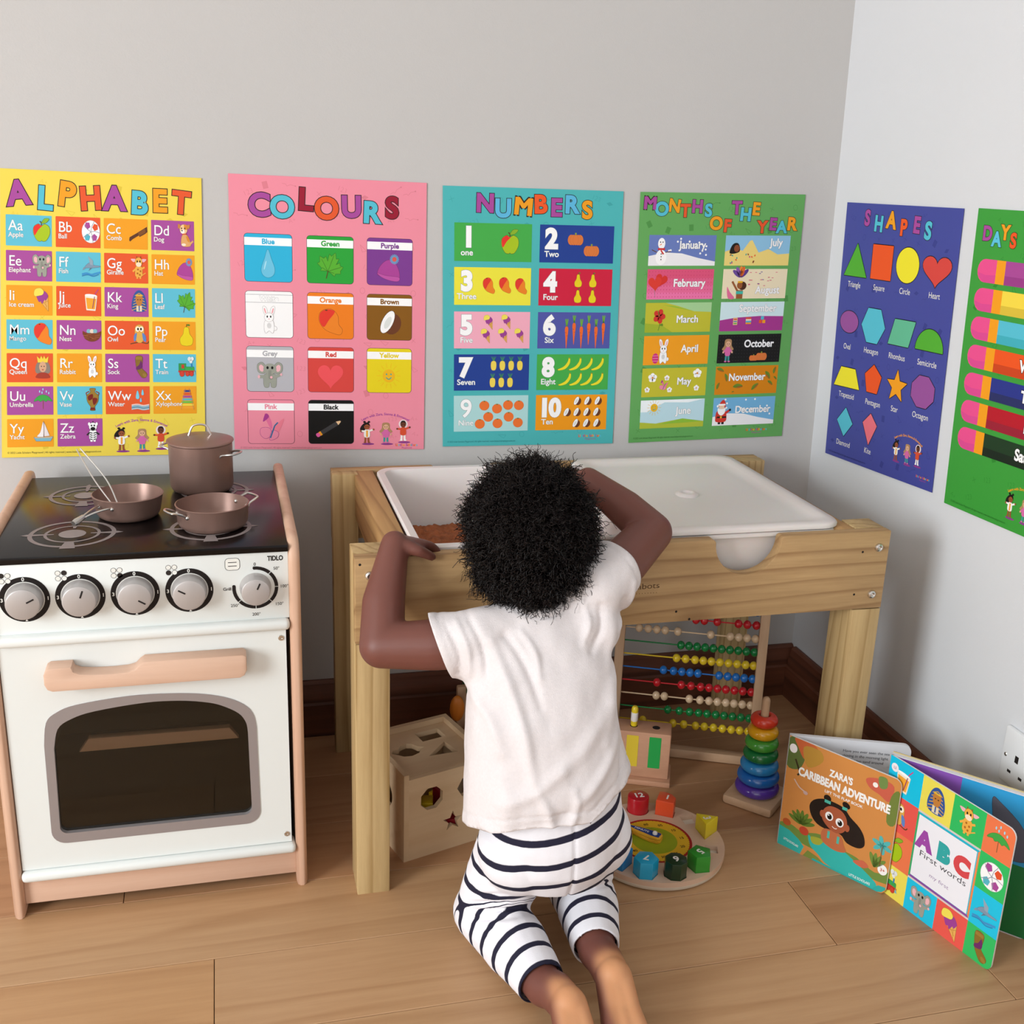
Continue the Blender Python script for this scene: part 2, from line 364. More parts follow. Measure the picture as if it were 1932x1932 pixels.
# ------------------------------------------------------------------ flat print: coloured ink shapes laid on a sheet
m_ink = bpy.data.materials.new('printed_ink'); m_ink.use_nodes = True
_nt = m_ink.node_tree; _b = _nt.nodes['Principled BSDF']; _a = _nt.nodes.new('ShaderNodeAttribute'); _a.attribute_name = 'ink'
_nt.links.new(_a.outputs['Color'], _b.inputs['Base Color']); _b.inputs['Roughness'].default_value = 0.55; _b.inputs['Specular IOR Level'].default_value = 0.3
m_inkg = m_ink.copy(); m_inkg.name = 'printed_gloss_ink'; m_inkg.node_tree.nodes['Principled BSDF'].inputs['Roughness'].default_value = 0.25; m_inkg.node_tree.nodes['Principled BSDF'].inputs['Specular IOR Level'].default_value = 0.5
_gl = {}
def text_mesh(s, off, sp=1.0):
    key = (s, round(off, 3), sp)
    if key in _gl: return _gl[key]
    c = bpy.data.curves.new('t', 'FONT'); c.body = s; c.size = 1.0; c.offset = off; c.space_character = sp; c.resolution_u = 5; c.fill_mode = 'FRONT'
    o = bpy.data.objects.new('t', c); COL.objects.link(o)
    dg = bpy.context.evaluated_depsgraph_get(); me = bpy.data.meshes.new_from_object(o.evaluated_get(dg), depsgraph=dg)
    V = np.array([v.co[:2] for v in me.vertices], float).reshape(-1, 2); F = [tuple(p.vertices) for p in me.polygons]
    bpy.data.objects.remove(o); bpy.data.curves.remove(c); bpy.data.meshes.remove(me)
    _gl[key] = (V, F); return _gl[key]
_caph = float(text_mesh('H', 0.0)[0][:, 1].max())
def rot2(p, a, c=(0, 0)):
    ca, sa = math.cos(a), math.sin(a); return [(c[0]+(x-c[0])*ca-(y-c[1])*sa, c[1]+(x-c[0])*sa+(y-c[1])*ca) for x, y in p]
class Print:
    """collects polygons in sheet units (u right, v down) and lays them on a plane through `fn(u, v, h)`"""
    def __init__(s, step=0.00005): s.V = []; s.F = []; s.C = []; s.lev = 0; s.step = step; s.T = [(1, 0, 0, 1, 0, 0)]; s.base = 1; s.lim = None
    def push(s, cx_, cy_, sc, ang=0, sx=1, sy=1):   # local frame: origin at (cx, cy), unit = sc
        ca, sa = math.cos(ang), math.sin(ang); s.T.append((sc*ca*sx, sc*sa*sx, -sc*sa*sy, sc*ca*sy, cx_, cy_))
    def pop(s): s.T.pop()
    def tf(s, p):
        for a, b_, c, d, e, f in reversed(s.T): p = (a*p[0]+c*p[1]+e, b_*p[0]+d*p[1]+f)
        return p
    def raw(s, P, faces, col):
        n = len(s.V); h = (s.lev+s.base)*s.step
        c = lin(col)
        for p in P:
            q = s.tf(p)
            if s.lim: q = (min(max(q[0], 0.0003), s.lim[0]-0.0003), min(max(q[1], 0.0003), s.lim[1]-0.0003))
            s.V.append((q[0], q[1], h))
        for f in faces: s.F.append(tuple(i+n for i in f)); s.C.append(c)
        s.lev += 1
    def poly(s, P, col, ol=None, ow=0.02):
        if ol: s.line(list(P)+[P[0]], ow, ol); s.lev -= 0
        s.raw(P, [tuple(range(len(P)))], col)
    def ell(s, cx_, cy_, rx, ry, col, ang=0, ol=None, ow=0.02, n=20, a0=0, a1=2*PI):
        f = abs(a1-a0-2*PI) < 1e-6; m = n if f else n+1
        P = rot2([(cx_+rx*math.cos(a0+(a1-a0)*k/n), cy_+ry*math.sin(a0+(a1-a0)*k/n)) for k in range(m)], ang, (cx_, cy_)); s.poly(P, col, ol, ow)
    def rect(s, x0, y0, x1, y1, col, r=0.0, ol=None, ow=0.01):
        if r <= 0: P = [(x0, y0), (x1, y0), (x1, y1), (x0, y1)]
        else:
            P = []
            for cx_, cy_, a in ((x1-r, y0+r, -90), (x1-r, y1-r, 0), (x0+r, y1-r, 90), (x0+r, y0+r, 180)):
                for k in range(5): P.append((cx_+r*math.cos(math.radians(a+22.5*k)), cy_+r*math.sin(math.radians(a+22.5*k))))
        s.poly(P, col, ol, ow)
    def line(s, P, w, col, n=6):
        V = []; F = []; P = [p for i, p in enumerate(P) if i == 0 or abs(p[0]-P[i-1][0])+abs(p[1]-P[i-1][1]) > 1e-6]
        for a, c in zip(P, P[1:]):
            dx, dy = c[0]-a[0], c[1]-a[1]; L = math.hypot(dx, dy); nx, ny = -dy/L*w/2, dx/L*w/2; k = len(V)
            V += [(a[0]+nx, a[1]+ny), (c[0]+nx, c[1]+ny), (c[0]-nx, c[1]-ny), (a[0]-nx, a[1]-ny)]; F.append((k, k+1, k+2, k+3))
        s.raw(V, F, col)
    def spl(s, P, col, ol=None, ow=0.02, n=4):      # closed smooth outline
        Q = [(p.x, p.y) for p in smooth_path([(x, y, 0) for x, y in P], n, True)]; s.poly(Q, col, ol, ow)
    def cur(s, P, w, col, n=4): s.line([(p.x, p.y) for p in smooth_path([(x, y, 0) for x, y in P], n)], w, col)
    def text(s, t, x, y, h, col, off=0.0, al='l', ang=0, ol=None, ow=0.03, sx=1.0, sp=1.0, w=None):
        """y is the baseline (v down), h the cap height"""
        bold = off if ('M' in t and off > 0) else 0.0
        V0, F = text_mesh(t, 0.0 if bold else off, sp)
        if len(V0) == 0: return
        sc = h/_caph; wd = V0[:, 0].max()
        if w: sx = w/(wd*sc)
        x0 = {'l': 0, 'c': -wd/2, 'r': -wd}[al]
        def put(V, F, c, dx=0.0, dy=0.0):
            P = [((px_+x0+dx)*sc*sx, -(py_+dy)*sc) for px_, py_ in V]; P = rot2(P, ang); P = [(x+a, y+b_) for a, b_ in P]; s.raw(P, [f[::-1] for f in F], c)
        if bold:
            if ol:
                for a, b_ in ((-1, -1), (-1, 1), (1, -1), (1, 1)): put(V0, F, ol, a*(off+ow), b_*(off*.5+ow))
            for a in (-1, 1): put(V0, F, col, a*off, 0)
            put(V0, F, col); s.lev -= 5 if ol else 2
            return
        if ol: V1, F1 = text_mesh(t, off+ow, sp); put(V1, F1, ol)
        put(V0, F, col)
    def build(s, name, fn, parent=None, mtl=None, maxh=None):
        me = bpy.data.meshes.new(name); me.from_pydata([fn(*v) for v in s.V], [], s.F)
        a = me.color_attributes.new('ink', 'FLOAT_COLOR', 'CORNER')
        d = np.array(s.C, dtype=np.float32); tot = np.array([len(f) for f in s.F]); a.data.foreach_set('color', np.repeat(d, tot, axis=0).ravel())
        return link_mesh(name, me, mtl or m_ink, parent, 0)
def sheet_fn(O, U, Vv, N):   # sheet origin, unit vectors for u and v (v down), normal toward the viewer
    O, U, Vv, N = Vector(O), Vector(U), Vector(Vv), Vector(N)
    return lambda u, v, h: O+U*u+Vv*v+N*(h+0.0003)
# ------------------------------------------------------------------ little printed pictures, each drawn in a box from -1 to 1 (y down)
def i_apple(p):
    p.spl([(0, -.35), (.35, -.5), (.8, -.25), (.85, .3), (.5, .85), (.15, .95), (0, .88), (-.15, .95), (-.5, .85), (-.85, .3), (-.8, -.25), (-.35, -.5)], 'a9c51b', '5a5a20', .06)
    p.spl([(-.1, -.36), (-.35, -.5), (-.8, -.25), (-.84, .2), (-.7, .45), (-.35, .0), (.1, -.38)], 'e8322a')
    p.cur([(0, -.4), (-.05, -.65), (-.2, -.72)], .09, '5b3a1c'); p.spl([(0, -.6), (.3, -.95), (.8, -.95), (.5, -.65), (.2, -.58)], '8bb52a', '4d6a1c', .05)
def i_ball(p):
    p.ell(0, 0, .95, .95, 'fbfbfb', 0, 'b9b9c4', .05, 28); pent = lambda r, a=0: [(r*math.sin(a+2*PI*k/5), -r*math.cos(a+2*PI*k/5)) for k in range(5)]
    for a, c in ((-.6, 'a94a98'), (.9, 'e4532b'), (2.5, 'a94a98'), (3.8, '54b7c9')):
        x, y = .62*math.sin(a), -.62*math.cos(a); p.poly([(x+q, y+w) for q, w in pent(.33, a)], c)
    p.lev += 1; l0 = p.lev
    for k in range(5):
        a = .2+2*PI*k/5; p.lev = l0; p.line([(0, .0), (.45*math.sin(a), -.45*math.cos(a)), (.93*math.sin(a+.2), -.93*math.cos(a+.2))], .05, '9a9aa8')
def i_comb(p):
    p.poly([(-1, .62), (-.95, .35), (-.25, .02), (.95, -.6), (1, -.15), (.75, .02), (.15, .3), (.05, .18), (-.6, .5), (-.9, .72)], '5a3423')
    for k in range(9): x = .1+k*.085; p.lev -= 1 if k else 0; p.line([(x, .25-k*.043), (x-.08, -.08-k*.043)], .025, 'c07a2a')
def i_dog(p):
    p.spl([(-.35, .95), (-.4, .3), (-.2, -.05), (.2, 0), (.5, .4), (.6, .95)], 'e0a869', '8a5a30', .04); p.line([(.55, .8), (.9, .5)], .16, 'e0a869')
    p.spl([(.15, .1), (.4, .2), (.5, .6), (.25, .5)], 'd98a2e'); p.ell(-.15, .85, .25, .12, 'f5e6d2')
    p.ell(-.15, -.5, .42, .42, 'f1c896', 0, '8a5a30', .04); p.spl([(-.1, -.9), (.25, -.85), (.25, -.5), (0, -.5)], 'd98a2e')
    p.spl([(-.5, -.85), (-.75, -.95), (-.75, -.55), (-.5, -.65)], 'c98340'); p.spl([(.2, -.85), (.55, -.9), (.45, -.55), (.2, -.65)], 'c98340')
    p.ell(-.25, -.3, .22, .18, 'fff6ea'); p.ell(-.32, -.38, .08, .06, '1a1414'); p.ell(-.38, -.58, .06, .08, '1a1414'); p.ell(-.02, -.58, .06, .08, '1a1414'); p.line([(-.3, -.07), (.2, -.1)], .07, 'd2342c')
def i_elephant(p):
    g, o = '9c9f93', '63655c'
    p.spl([(-.4, .0), (.4, 0), (.5, .5), (.42, .95), (.1, .95), (.05, .65), (-.05, .65), (-.1, .95), (-.42, .95), (-.5, .5)], g, o, .04)
    for s in (-1, 1):
        p.spl([(s*.3, -.55), (s*.6, -.9), (s*.95, -.7), (s*.9, -.2), (s*.55, -.05), (s*.3, -.2)], g, o, .04); p.spl([(s*.45, -.5), (s*.65, -.72), (s*.82, -.6), (s*.78, -.3), (s*.55, -.2)], 'f0b6bd')
    p.poly([(-.4, .05), (-.85, .05), (-.85, .3), (-.4, .3)], g); p.poly([(.4, .05), (.85, -.1), (.88, .1), (.4, .3)], g); p.ell(-.85, .18, .09, .13, 'f0b6bd'); p.ell(.86, 0, .09, .1, 'f0b6bd')
    p.ell(0, -.4, .5, .42, g); p.cur([(0, -.3), (-.02, .1), (.02, .3), (.12, .22)], .22, '8b8e83'); p.ell(.1, .22, .1, .1, 'f0b6bd'); p.ell(-.18, -.5, .09, .11, '111111'); p.ell(.18, -.5, .09, .11, '111111')
def i_fish(p):
    p.spl([(-.7, .1), (-.2, -.3), (.3, -.1), (.9, -.05), (.95, .02), (.4, .1), (-.1, .12)], '7f97ad', '4b6478', .04); p.poly([(-.35, -.9), (-.1, -.15), (.2, -.1), (.2, -.5)], '93a6b6'); p.poly([(-.8, .05), (-.95, .35), (-.6, .2)], '7f97ad'); p.poly([(-.1, .1), (-.3, .4), (.1, .15)], '5f7a90')
    p.cur([(-1, .7), (-.5, .6), (0, .72), (.5, .6), (1, .5)], .16, '3f94cc'); p.cur([(-1, .85), (-.4, .72), (.2, .85), (.8, .68)], .08, '2f7fba')
def i_giraffe(p):
    y, o = 'eeb04a', '8a5626'
    p.spl([(-.3, -.1), (.3, -.1), (.4, .45), (.3, .8), (-.3, .8), (-.4, .45)], y, o, .04); p.rect(-.25, .7, -.08, .98, y); p.rect(.08, .7, .25, .98, y); p.line([(-.3, .1), (-.65, .35)], .16, y); p.line([(.3, .1), (.65, -.05)], .16, y); p.line([(.3, .7), (.75, .45)], .08, y)
    p.rect(-.25, -1, -.17, -.7, o); p.rect(.17, -1, .25, -.7, o); p.spl([(-.35, -.75), (-.85, -.75), (-.6, -.5), (-.35, -.55)], 'f0b6bd'); p.spl([(.35, -.75), (.85, -.75), (.6, -.5), (.35, -.55)], 'f0b6bd')
    p.ell(0, -.5, .38, .4, y, 0, o, .04); p.ell(0, -.28, .3, .2, 'fbe3c8'); p.ell(-.15, -.55, .07, .1, '1a1414'); p.ell(.15, -.55, .07, .1, '1a1414')
    for x, q in ((-.1, .15), (.18, .3), (-.15, .5), (.1, .62)): p.ell(x, q, .08, .08, 'b3661f'); p.lev -= 1
def i_hat(p):
    p.spl([(-.95, .45), (-.7, -.1), (-.2, -.5), (.35, -.45), (.75, .2), (.8, .85), (.55, .95), (-.2, .8), (-.75, .62)], 'ad4398', '7a2c6c', .05)
    p.spl([(-.95, .42), (-.3, .6), (.75, .7), (.7, .98), (.1, .95), (-.6, .72)], 'c055a6', '7a2c6c', .04); r = random.Random(3)
    for k in range(16): a = 2*PI*k/16; p.line([(.4, -.6), (.4+.36*math.cos(a), -.6+.36*math.sin(a))], .09, '6d9cc7'); p.lev -= 1
    p.lev += 1; p.ell(.4, -.6, .17, .17, 'e05a4a')
def i_icecream(p):
    p.poly([(-.35, .0), (.6, -.35), (.62, 1.0)], 'e9b25c', '8a5626', .04); p.line([(0, .1), (.5, .6)], .03, 'b87a2c'); p.line([(.3, -.2), (.45, .8)], .03, 'b87a2c'); p.line([(.0, .35), (.6, .1)], .03, 'b87a2c')
    p.spl([(-.6, -.3), (-.5, -.6), (.2, -.75), (.6, -.4), (.55, -.15), (.35, .1), (.25, .0), (0, .35), (-.15, .15), (-.35, .2)], '9d3f95'); p.spl([(-.85, -.55), (-.7, -.9), (-.2, -1), (.15, -.75), (.05, -.45), (-.3, -.35), (-.75, -.3)], 'f3e05a', 'a58d20', .03)
def i_juice(p):
    p.line([(.25, .3), (.4, -.6), (.75, -1)], .09, 'c2458a'); p.poly([(-.7, -.5), (.6, -.4), (.4, .9), (-.55, .85)], 'f4ead8', 'd8c8b0', .04); p.poly([(-.6, -.25), (.5, -.15), (.34, .78), (-.47, .74)], 'f2a630'); p.line([(.1, .7), (.36, -.5)], .08, '8c2f6a'); p.ell(-.05, -.46, .62, .1, 'ffffff', .07)
def i_king(p):
    p.spl([(-.5, -.7), (0, -1), (.5, -.7), (.8, .1), (.75, .75), (.3, .95), (-.3, .95), (-.75, .75), (-.8, .1)], '35579b'); l0 = p.lev
    for k in range(6):
        y = -.65+k*.26; w = .45+.07*k; p.lev = l0; p.line([(-w, y+.15), (0, y-.08), (w, y+.15)], .06, 'd9a93a')
    p.lev = l0+1; p.spl([(-.3, -.5), (.3, -.5), (.36, 0), (.15, .4), (-.15, .4), (-.36, 0)], 'c27f3a'); p.ell(-.14, -.15, .08, .04, '20201c'); p.ell(.14, -.15, .08, .04, '20201c'); p.rect(-.3, .4, .3, .9, 'e6d6b4'); p.line([(0, .4), (0, .85)], .12, '35579b'); p.rect(-.34, -.6, .34, -.48, 'e6b93c')
_leaf = [(0, .95), (.05, .5), (-.1, .45), (-.55, .6), (-.5, .4), (-.95, .2), (-.8, .05), (-.95, -.35), (-.6, -.3), (-.5, -.5), (-.25, -.2), (-.3, -.75), (-.1, -.65), (.1, -1), (.3, -.6), (.5, -.7), (.42, -.2), (.65, -.45), (.75, -.25), (1, -.25), (.88, .1), (.98, .25), (.6, .4), (.6, .6), (.15, .45), (.05, .5)]
def i_leaf(p):
    L = rot2(_leaf[2:-1], .35); p.poly(L, '57b02f', '2f5f1c', .05); p.lev += 1; l0 = p.lev
    for q in ((.05, -.8), (-.75, -.2), (.85, -.2), (-.5, .35), (.5, .4)): a = rot2([(0, .45), q], .35); p.lev = l0; p.line(a, .04, '3c7d22')
    p.line(rot2([(0, .4), (.05, .98)], .35), .06, '5b3a1c')
def i_mango(p):
    p.spl([(-.3, -.9), (.2, -.85), (.6, -.4), (.65, .2), (.95, .6), (.8, .95), (.35, .9), (-.4, .6), (-.85, 0), (-.8, -.6)], 'ee8423', 'a55318', .05); p.spl([(-.3, -.88), (.2, -.83), (.35, -.65), (-.1, -.1), (-.5, .42), (-.83, 0), (-.78, -.6)], 'e4392b'); p.ell(-.3, -.82, .1, .05, '5b3a1c')
def i_nest(p):
    for x, c in ((-.35, '7fb7c4'), (0, 'e8d5c4'), (.35, '7fb7c4')): p.ell(x, -.25, .22, .2, c)
    p.spl([(-1, -.25), (-.5, -.1), (.5, -.1), (1, -.25), (.8, .35), (.3, .65), (-.3, .65), (-.8, .35)], '7d3f22'); r = random.Random(5); l0 = p.lev
    for k in range(12): x = r.uniform(-.8, .8); y = r.uniform(-.1, .5); p.lev = l0; p.line([(x-.25, y+r.uniform(-.1, .1)), (x+.25, y+r.uniform(-.1, .1))], .03, r.choice(('a9653a', '5a2a14')))
def i_owl(p):
    p.cur([(-1, .85), (0, .7), (.8, .8), (1, .6)], .09, '6a4428'); p.spl([(0, -.9), (.45, -.7), (.5, 0), (.35, .6), (0, .75), (-.35, .6), (-.5, 0), (-.45, -.7)], 'e2ab4d', '8a5a30', .04); p.spl([(.3, -.15), (.65, .1), (.7, .65), (.4, .5)], '5d86c6'); p.spl([(-.3, -.15), (-.6, .1), (-.6, .6), (-.4, .5)], '5d86c6')
    p.ell(-.2, -.5, .24, .24, 'fdf3dc'); p.ell(.2, -.5, .24, .24, 'fdf3dc'); p.ell(-.16, -.5, .1, .12, '111111'); p.ell(.16, -.5, .1, .12, '111111'); p.poly([(-.07, -.38), (.07, -.38), (0, -.22)], 'e07c2a')
def i_pear(p):
    p.spl([(0, -.75), (.25, -.6), (.35, -.1), (.7, .35), (.6, .85), (.2, .98), (-.2, .98), (-.6, .85), (-.7, .35), (-.35, -.1), (-.25, -.6)], 'ead31d', '9a8312', .05); p.line([(0, -.72), (.05, -1)], .07, '5b3a1c'); p.spl([(.05, -.95), (.3, -1.0), (.4, -.85), (.15, -.85)], '58862a')
def i_queen(p):
    p.spl([(-.55, -.4), (.55, -.4), (.7, .55), (-.7, .55)], '8d7f74'); p.poly([(-.6, -.95), (-.3, -.7), (-.15, -1), (0, -.7), (.15, -1), (.3, -.7), (.6, -.95), (.5, -.4), (-.5, -.4)], 'f3d445', 'b59322', .03); p.spl([(-.7, 1), (-.5, .6), (0, .5), (.5, .6), (.7, 1)], 'a63a2a'); p.ell(0, 0, .38, .48, 'd9a886'); p.ell(-.14, -.05, .06, .05, '2a2018'); p.ell(.14, -.05, .06, .05, '2a2018'); p.ell(0, .25, .1, .05, 'b04a3a')
def i_rabbit(p):
    o = '9c8f92'
    for s in (-1, 1):
        p.spl([(s*.1, -.5), (s*.2, -.9), (s*.42, -1.0), (s*.45, -.75), (s*.3, -.4)], 'fdfdfd', o, .035); p.spl([(s*.2, -.55), (s*.3, -.85), (s*.38, -.8), (s*.28, -.5)], 'f2a9b0')
    p.ell(.45, .6, .14, .14, 'fdfdfd', 0, o, .035); p.spl([(-.25, 0), (.25, 0), (.38, .5), (.28, .95), (.05, .8), (-.05, .8), (-.28, .95), (-.38, .5)], 'fdfdfd', o, .035); p.ell(0, -.2, .34, .32, 'fdfdfd', 0, o, .035)
    p.ell(-.13, -.25, .055, .08, '111111'); p.ell(.13, -.25, .055, .08, '111111'); p.ell(0, -.08, .05, .04, 'f2a9b0'); p.ell(0, .4, .16, .2, 'd9d9d9')
def i_sock(p):
    p.spl([(-.45, -.95), (.25, -.98), (.25, -.3), (.2, .1), (.75, .6), (.6, .95), (.2, .95), (-.25, .4), (-.4, 0)], '8a6a2a', '4a3612', .04); p.spl([(.1, -.6), (.25, -.3), (.2, .1), (-.35, .25), (-.4, 0), (-.1, -.2)], '6b2a66'); p.rect(-.45, -.95, .25, -.7, '9c7a35'); p.ell(.5, .75, .25, .16, '9c7a35', .6)
def i_train(p):
    p.rect(-.9, -.35, -.1, .35, '2f9a4c', 0, '1c5a2c', .03); p.rect(-.6, -.25, -.3, .1, 'c43a2c'); p.rect(-.2, -.05, .8, .35, '37a853', .1, '1c5a2c', .03); p.rect(.45, -.35, .6, 0, '2f7fba'); p.rect(-.95, .3, .9, .48, 'c43a2c')
    for x, r_ in ((-.55, .26), (.05, .22), (.5, .22)): p.ell(x, .6, r_, r_, 'd2402f', 0, '7a1c14', .05)
    p.poly([(.8, .3), (1, .65), (.75, .65)], '7fb7c4')
    for x, y, r_ in ((.45, -.55, .17), (.3, -.78, .2), (.6, -.8, .18)): p.ell(x, y, r_, r_, 'e5e9ea'); p.lev -= 1
def i_umbrella(p):
    p.line([(0, -.1), (0, .85)], .06, '8a5a3a'); p.spl([(-.95, .15), (-.6, -.25), (0, -.45), (.6, -.25), (.95, .15), (.5, .05), (.3, .18), (0, .05), (-.3, .18), (-.5, .05)], '3fa648', '1f6a2c', .04); l0 = p.lev
    for x, y in ((0, -.95), (-.35, -.75), (.35, -.75), (-.1, -.65), (.6, -.6)): p.lev = l0; p.ell(x, y, .06, .11, '9fdcf0')
def i_vase(p):
    p.line([(-.35, -.75), (-.7, -.6), (-.55, -.2)], .1, '8b3a1c'); p.line([(.35, -.75), (.7, -.6), (.55, -.2)], .1, '8b3a1c')
    p.spl([(-.3, -1), (.3, -1), (.22, -.7), (.6, -.35), (.55, .2), (.2, .7), (.25, 1), (-.25, 1), (-.2, .7), (-.55, .2), (-.6, -.35), (-.22, -.7)], '9b7a2e', '4a2412', .05); p.spl([(0, -.1), (.5, -.1), (.4, .3), (.1, .5)], '7a1f17'); p.spl([(-.5, -.3), (0, -.5), (0, -.1), (-.4, .1)], '7a1f17'); p.rect(-.25, .75, .25, .98, '7a1f17')
def i_water(p):
    def drop(x, y, s): p.spl([(x, y-s), (x+.4*s, y+.2*s), (x+.25*s, y+.7*s), (x-.25*s, y+.7*s), (x-.4*s, y+.2*s)], '7fd0e6', '4aa9c4', .03)
    drop(-.3, -.45, .45); drop(.25, -.7, .3); drop(.05, .0, .22)
    for k, c in enumerate(('f0d8d0', '7fd0e6', '4aa9c4', 'a9dbe6')): p.cur([(-.95, .45+.13*k), (-.3, .38+.13*k), (.3, .5+.13*k), (.95, .42+.13*k)], .1, c)
def i_xylophone(p):
    for k, c in enumerate(('2f3f8f', 'e4532b', 'a94a98', '54b7c9', '6abf4b', 'f3d445', 'f2a630')):
        y = -.85+k*.26; w = .35+.07*k; p.rect(-w, y, w, y+.2, c)
    p.line([(-.2, -1), (-.7, 1)], .05, 'c98a5a'); p.line([(.2, -1), (.7, 1)], .05, 'c98a5a')
def i_yacht(p):
    p.line([(.05, -1), (.05, .5)], .05, '6a4428'); p.spl([(0, -.95), (-.3, 0), (-.65, .4), (-.2, .45), (0, .4)], 'f4eeee', '9a8a8a', .03); p.poly([(.1, -.85), (.65, .35), (.1, .4)], 'e9dfe0', '9a8a8a', .03); p.poly([(-1, .5), (1, .45), (.75, .85), (-.75, .85)], '7ab4c8', '4a6a7a', .04); p.rect(-.9, .48, .9, .56, 'd8b48a')
def i_zebra(p):
    p.spl([(-.3, -.1), (.3, -.1), (.4, .4), (.3, .8), (-.3, .8), (-.4, .4)], 'f6f6f6', '222222', .04); p.rect(-.28, .7, -.05, .98, 'f6f6f6'); p.rect(.05, .7, .28, .98, 'f6f6f6'); l0 = p.lev
    for y in (.1, .3, .5, .7): p.lev = l0; p.line([(-.34, y), (-.05, y+.08)], .08, '151515'); p.lev = l0; p.line([(.34, y), (.05, y+.08)], .08, '151515')
    p.line([(-.35, .1), (-.65, .35)], .15, '2a2a2a'); p.line([(.35, .1), (.65, .3)], .15, '2a2a2a'); p.poly([(-.15, -.7), (0, -1), (.15, -.7)], '151515'); p.ell(0, -.45, .42, .38, 'fafafa', 0, '222222', .04)
    p.ell(-.4, -.7, .12, .16, 'fafafa'); p.ell(.4, -.7, .12, .16, 'fafafa'); p.ell(0, -.25, .26, .17, '151515'); p.ell(-.15, -.55, .08, .09, '151515'); p.ell(.15, -.55, .08, .09, '151515')
def i_pumpkin(p):
    p.rect(-.1, -.95, .12, -.6, '8a9a3a')
    for x, w in ((-.55, .42), (.55, .42), (-.28, .4), (.28, .4), (0, .34)): p.ell(x, .05, w, .72, 'dd7a3c', 0, 'b85c26', .03)
def i_carrot(p):
    for x in (-.3, -.1, .1, .3): p.line([(0, -.4), (x, -1)], .12, '6fae3c'); p.lev -= 1
    p.lev += 1; p.spl([(-.35, -.35), (0, -.5), (.35, -.35), (.2, .3), (0, 1), (-.2, .3)], 'ee6a2a'); p.line([(-.3, -.1), (0, -.05)], .03, 'b8481a'); p.line([(.25, .1), (0, .15)], .03, 'b8481a')
def i_pineapple(p):
    for x in (-.4, -.15, .15, .4): p.line([(0, -.35), (x, -1)], .1, '3f8f5a'); p.lev -= 1
    p.lev += 1; p.spl([(0, -.4), (.4, -.25), (.5, .3), (.3, .85), (-.3, .85), (-.5, .3), (-.4, -.25)], 'f1d758', 'c2a22c', .04)
def i_banana(p): p.spl([(.75, -1), (.95, -.9), (.9, -.1), (.3, .7), (-.6, .98), (-1, .85), (-.6, .7), (.1, .3), (.6, -.4)], 'f0e12a', '8a8a1c', .03); p.ell(.84, -.95, .08, .07, '6a4a1c'); p.ell(-.97, .86, .06, .06, '6a4a1c')
def i_orange(p): p.ell(0, .05, .85, .85, 'ef7430', 0, 'c4561a', .04); p.ell(0, -.72, .16, .09, '4a7a2a')
def i_coconut(p): p.ell(.25, .1, .7, .8, '6a3a1e', .5); p.ell(-.12, -.05, .42, .92, 'fbfbfb', .5, '4a2a14', .06); p.ell(-.1, 0, .22, .5, 'dfe3e0', .5)
def i_drop(p): p.spl([(0, -1), (.25, -.35), (.5, .35), (.4, .8), (0, 1), (-.4, .8), (-.5, .35), (-.25, -.35)], '6cc3e2', '1f93b8', .06); p.spl([(-.2, -.1), (-.1, -.15), (-.25, .4), (-.32, .35)], 'a9e0f2')
def heart_pts(s=1):
    return [(s*.0625*16*math.sin(t)**3, -s*.0625*(13*math.cos(t)-5*math.cos(2*t)-2*math.cos(3*t)-math.cos(4*t))) for t in [2*PI*k/40 for k in range(40)]]
def i_heart(p): p.poly(heart_pts(), 'f0545a')
def i_sun(p, face=True):
    for k in range(14): a = 2*PI*k/14; p.line([(.62*math.cos(a), .62*math.sin(a)), (.98*math.cos(a), .98*math.sin(a))], .04, 'eebf18'); p.lev -= 1
    p.lev += 1; p.ell(0, 0, .5, .5, 'f0b81a', n=26)
    if face: p.ell(-.18, -.12, .06, .06, '2fa39a'); p.ell(.18, -.12, .06, .06, '2fa39a'); p.cur([(-.22, .12), (0, .27), (.22, .1)], .07, '2fa39a')
def i_butterfly(p):
    p.spl([(-.1, .0), (-.5, -.9), (-.25, -1), (.05, -.4), (.1, .1)], 'e4709a'); p.spl([(-.45, -.95), (-.25, -1), (-.15, -.75), (-.6, -.4)], 'a93a8a'); p.spl([(-.1, .1), (-.75, .1), (-.8, .6), (-.4, .9), (0, .6)], 'ec8aa4', 'a93a8a', .05); p.spl([(.1, .2), (.9, -.6), (1, -.45), (.4, .7)], 'ee7f92'); p.spl([(.1, .3), (.55, .4), (.5, .8), (-.1, 1)], 'ec8aa4', 'a93a8a', .05); p.line([(-.05, .85), (.3, -.1), (.55, -.35)], .1, '2a6a9a')
def i_pencil(p):
    p.push(0, 0, 1, -.58); p.rect(-.85, -.16, .55, .16, '3a3a3c'); p.poly([(.55, -.16), (.98, 0), (.55, .16)], 'edc79a'); p.poly([(.85, -.05), (1.02, 0), (.85, .05)], '222222'); p.rect(-1.0, -.16, -.82, .16, 'f0a020'); p.rect(-1.25, -.16, -.97, .16, 'e860a8', .12); p.pop()
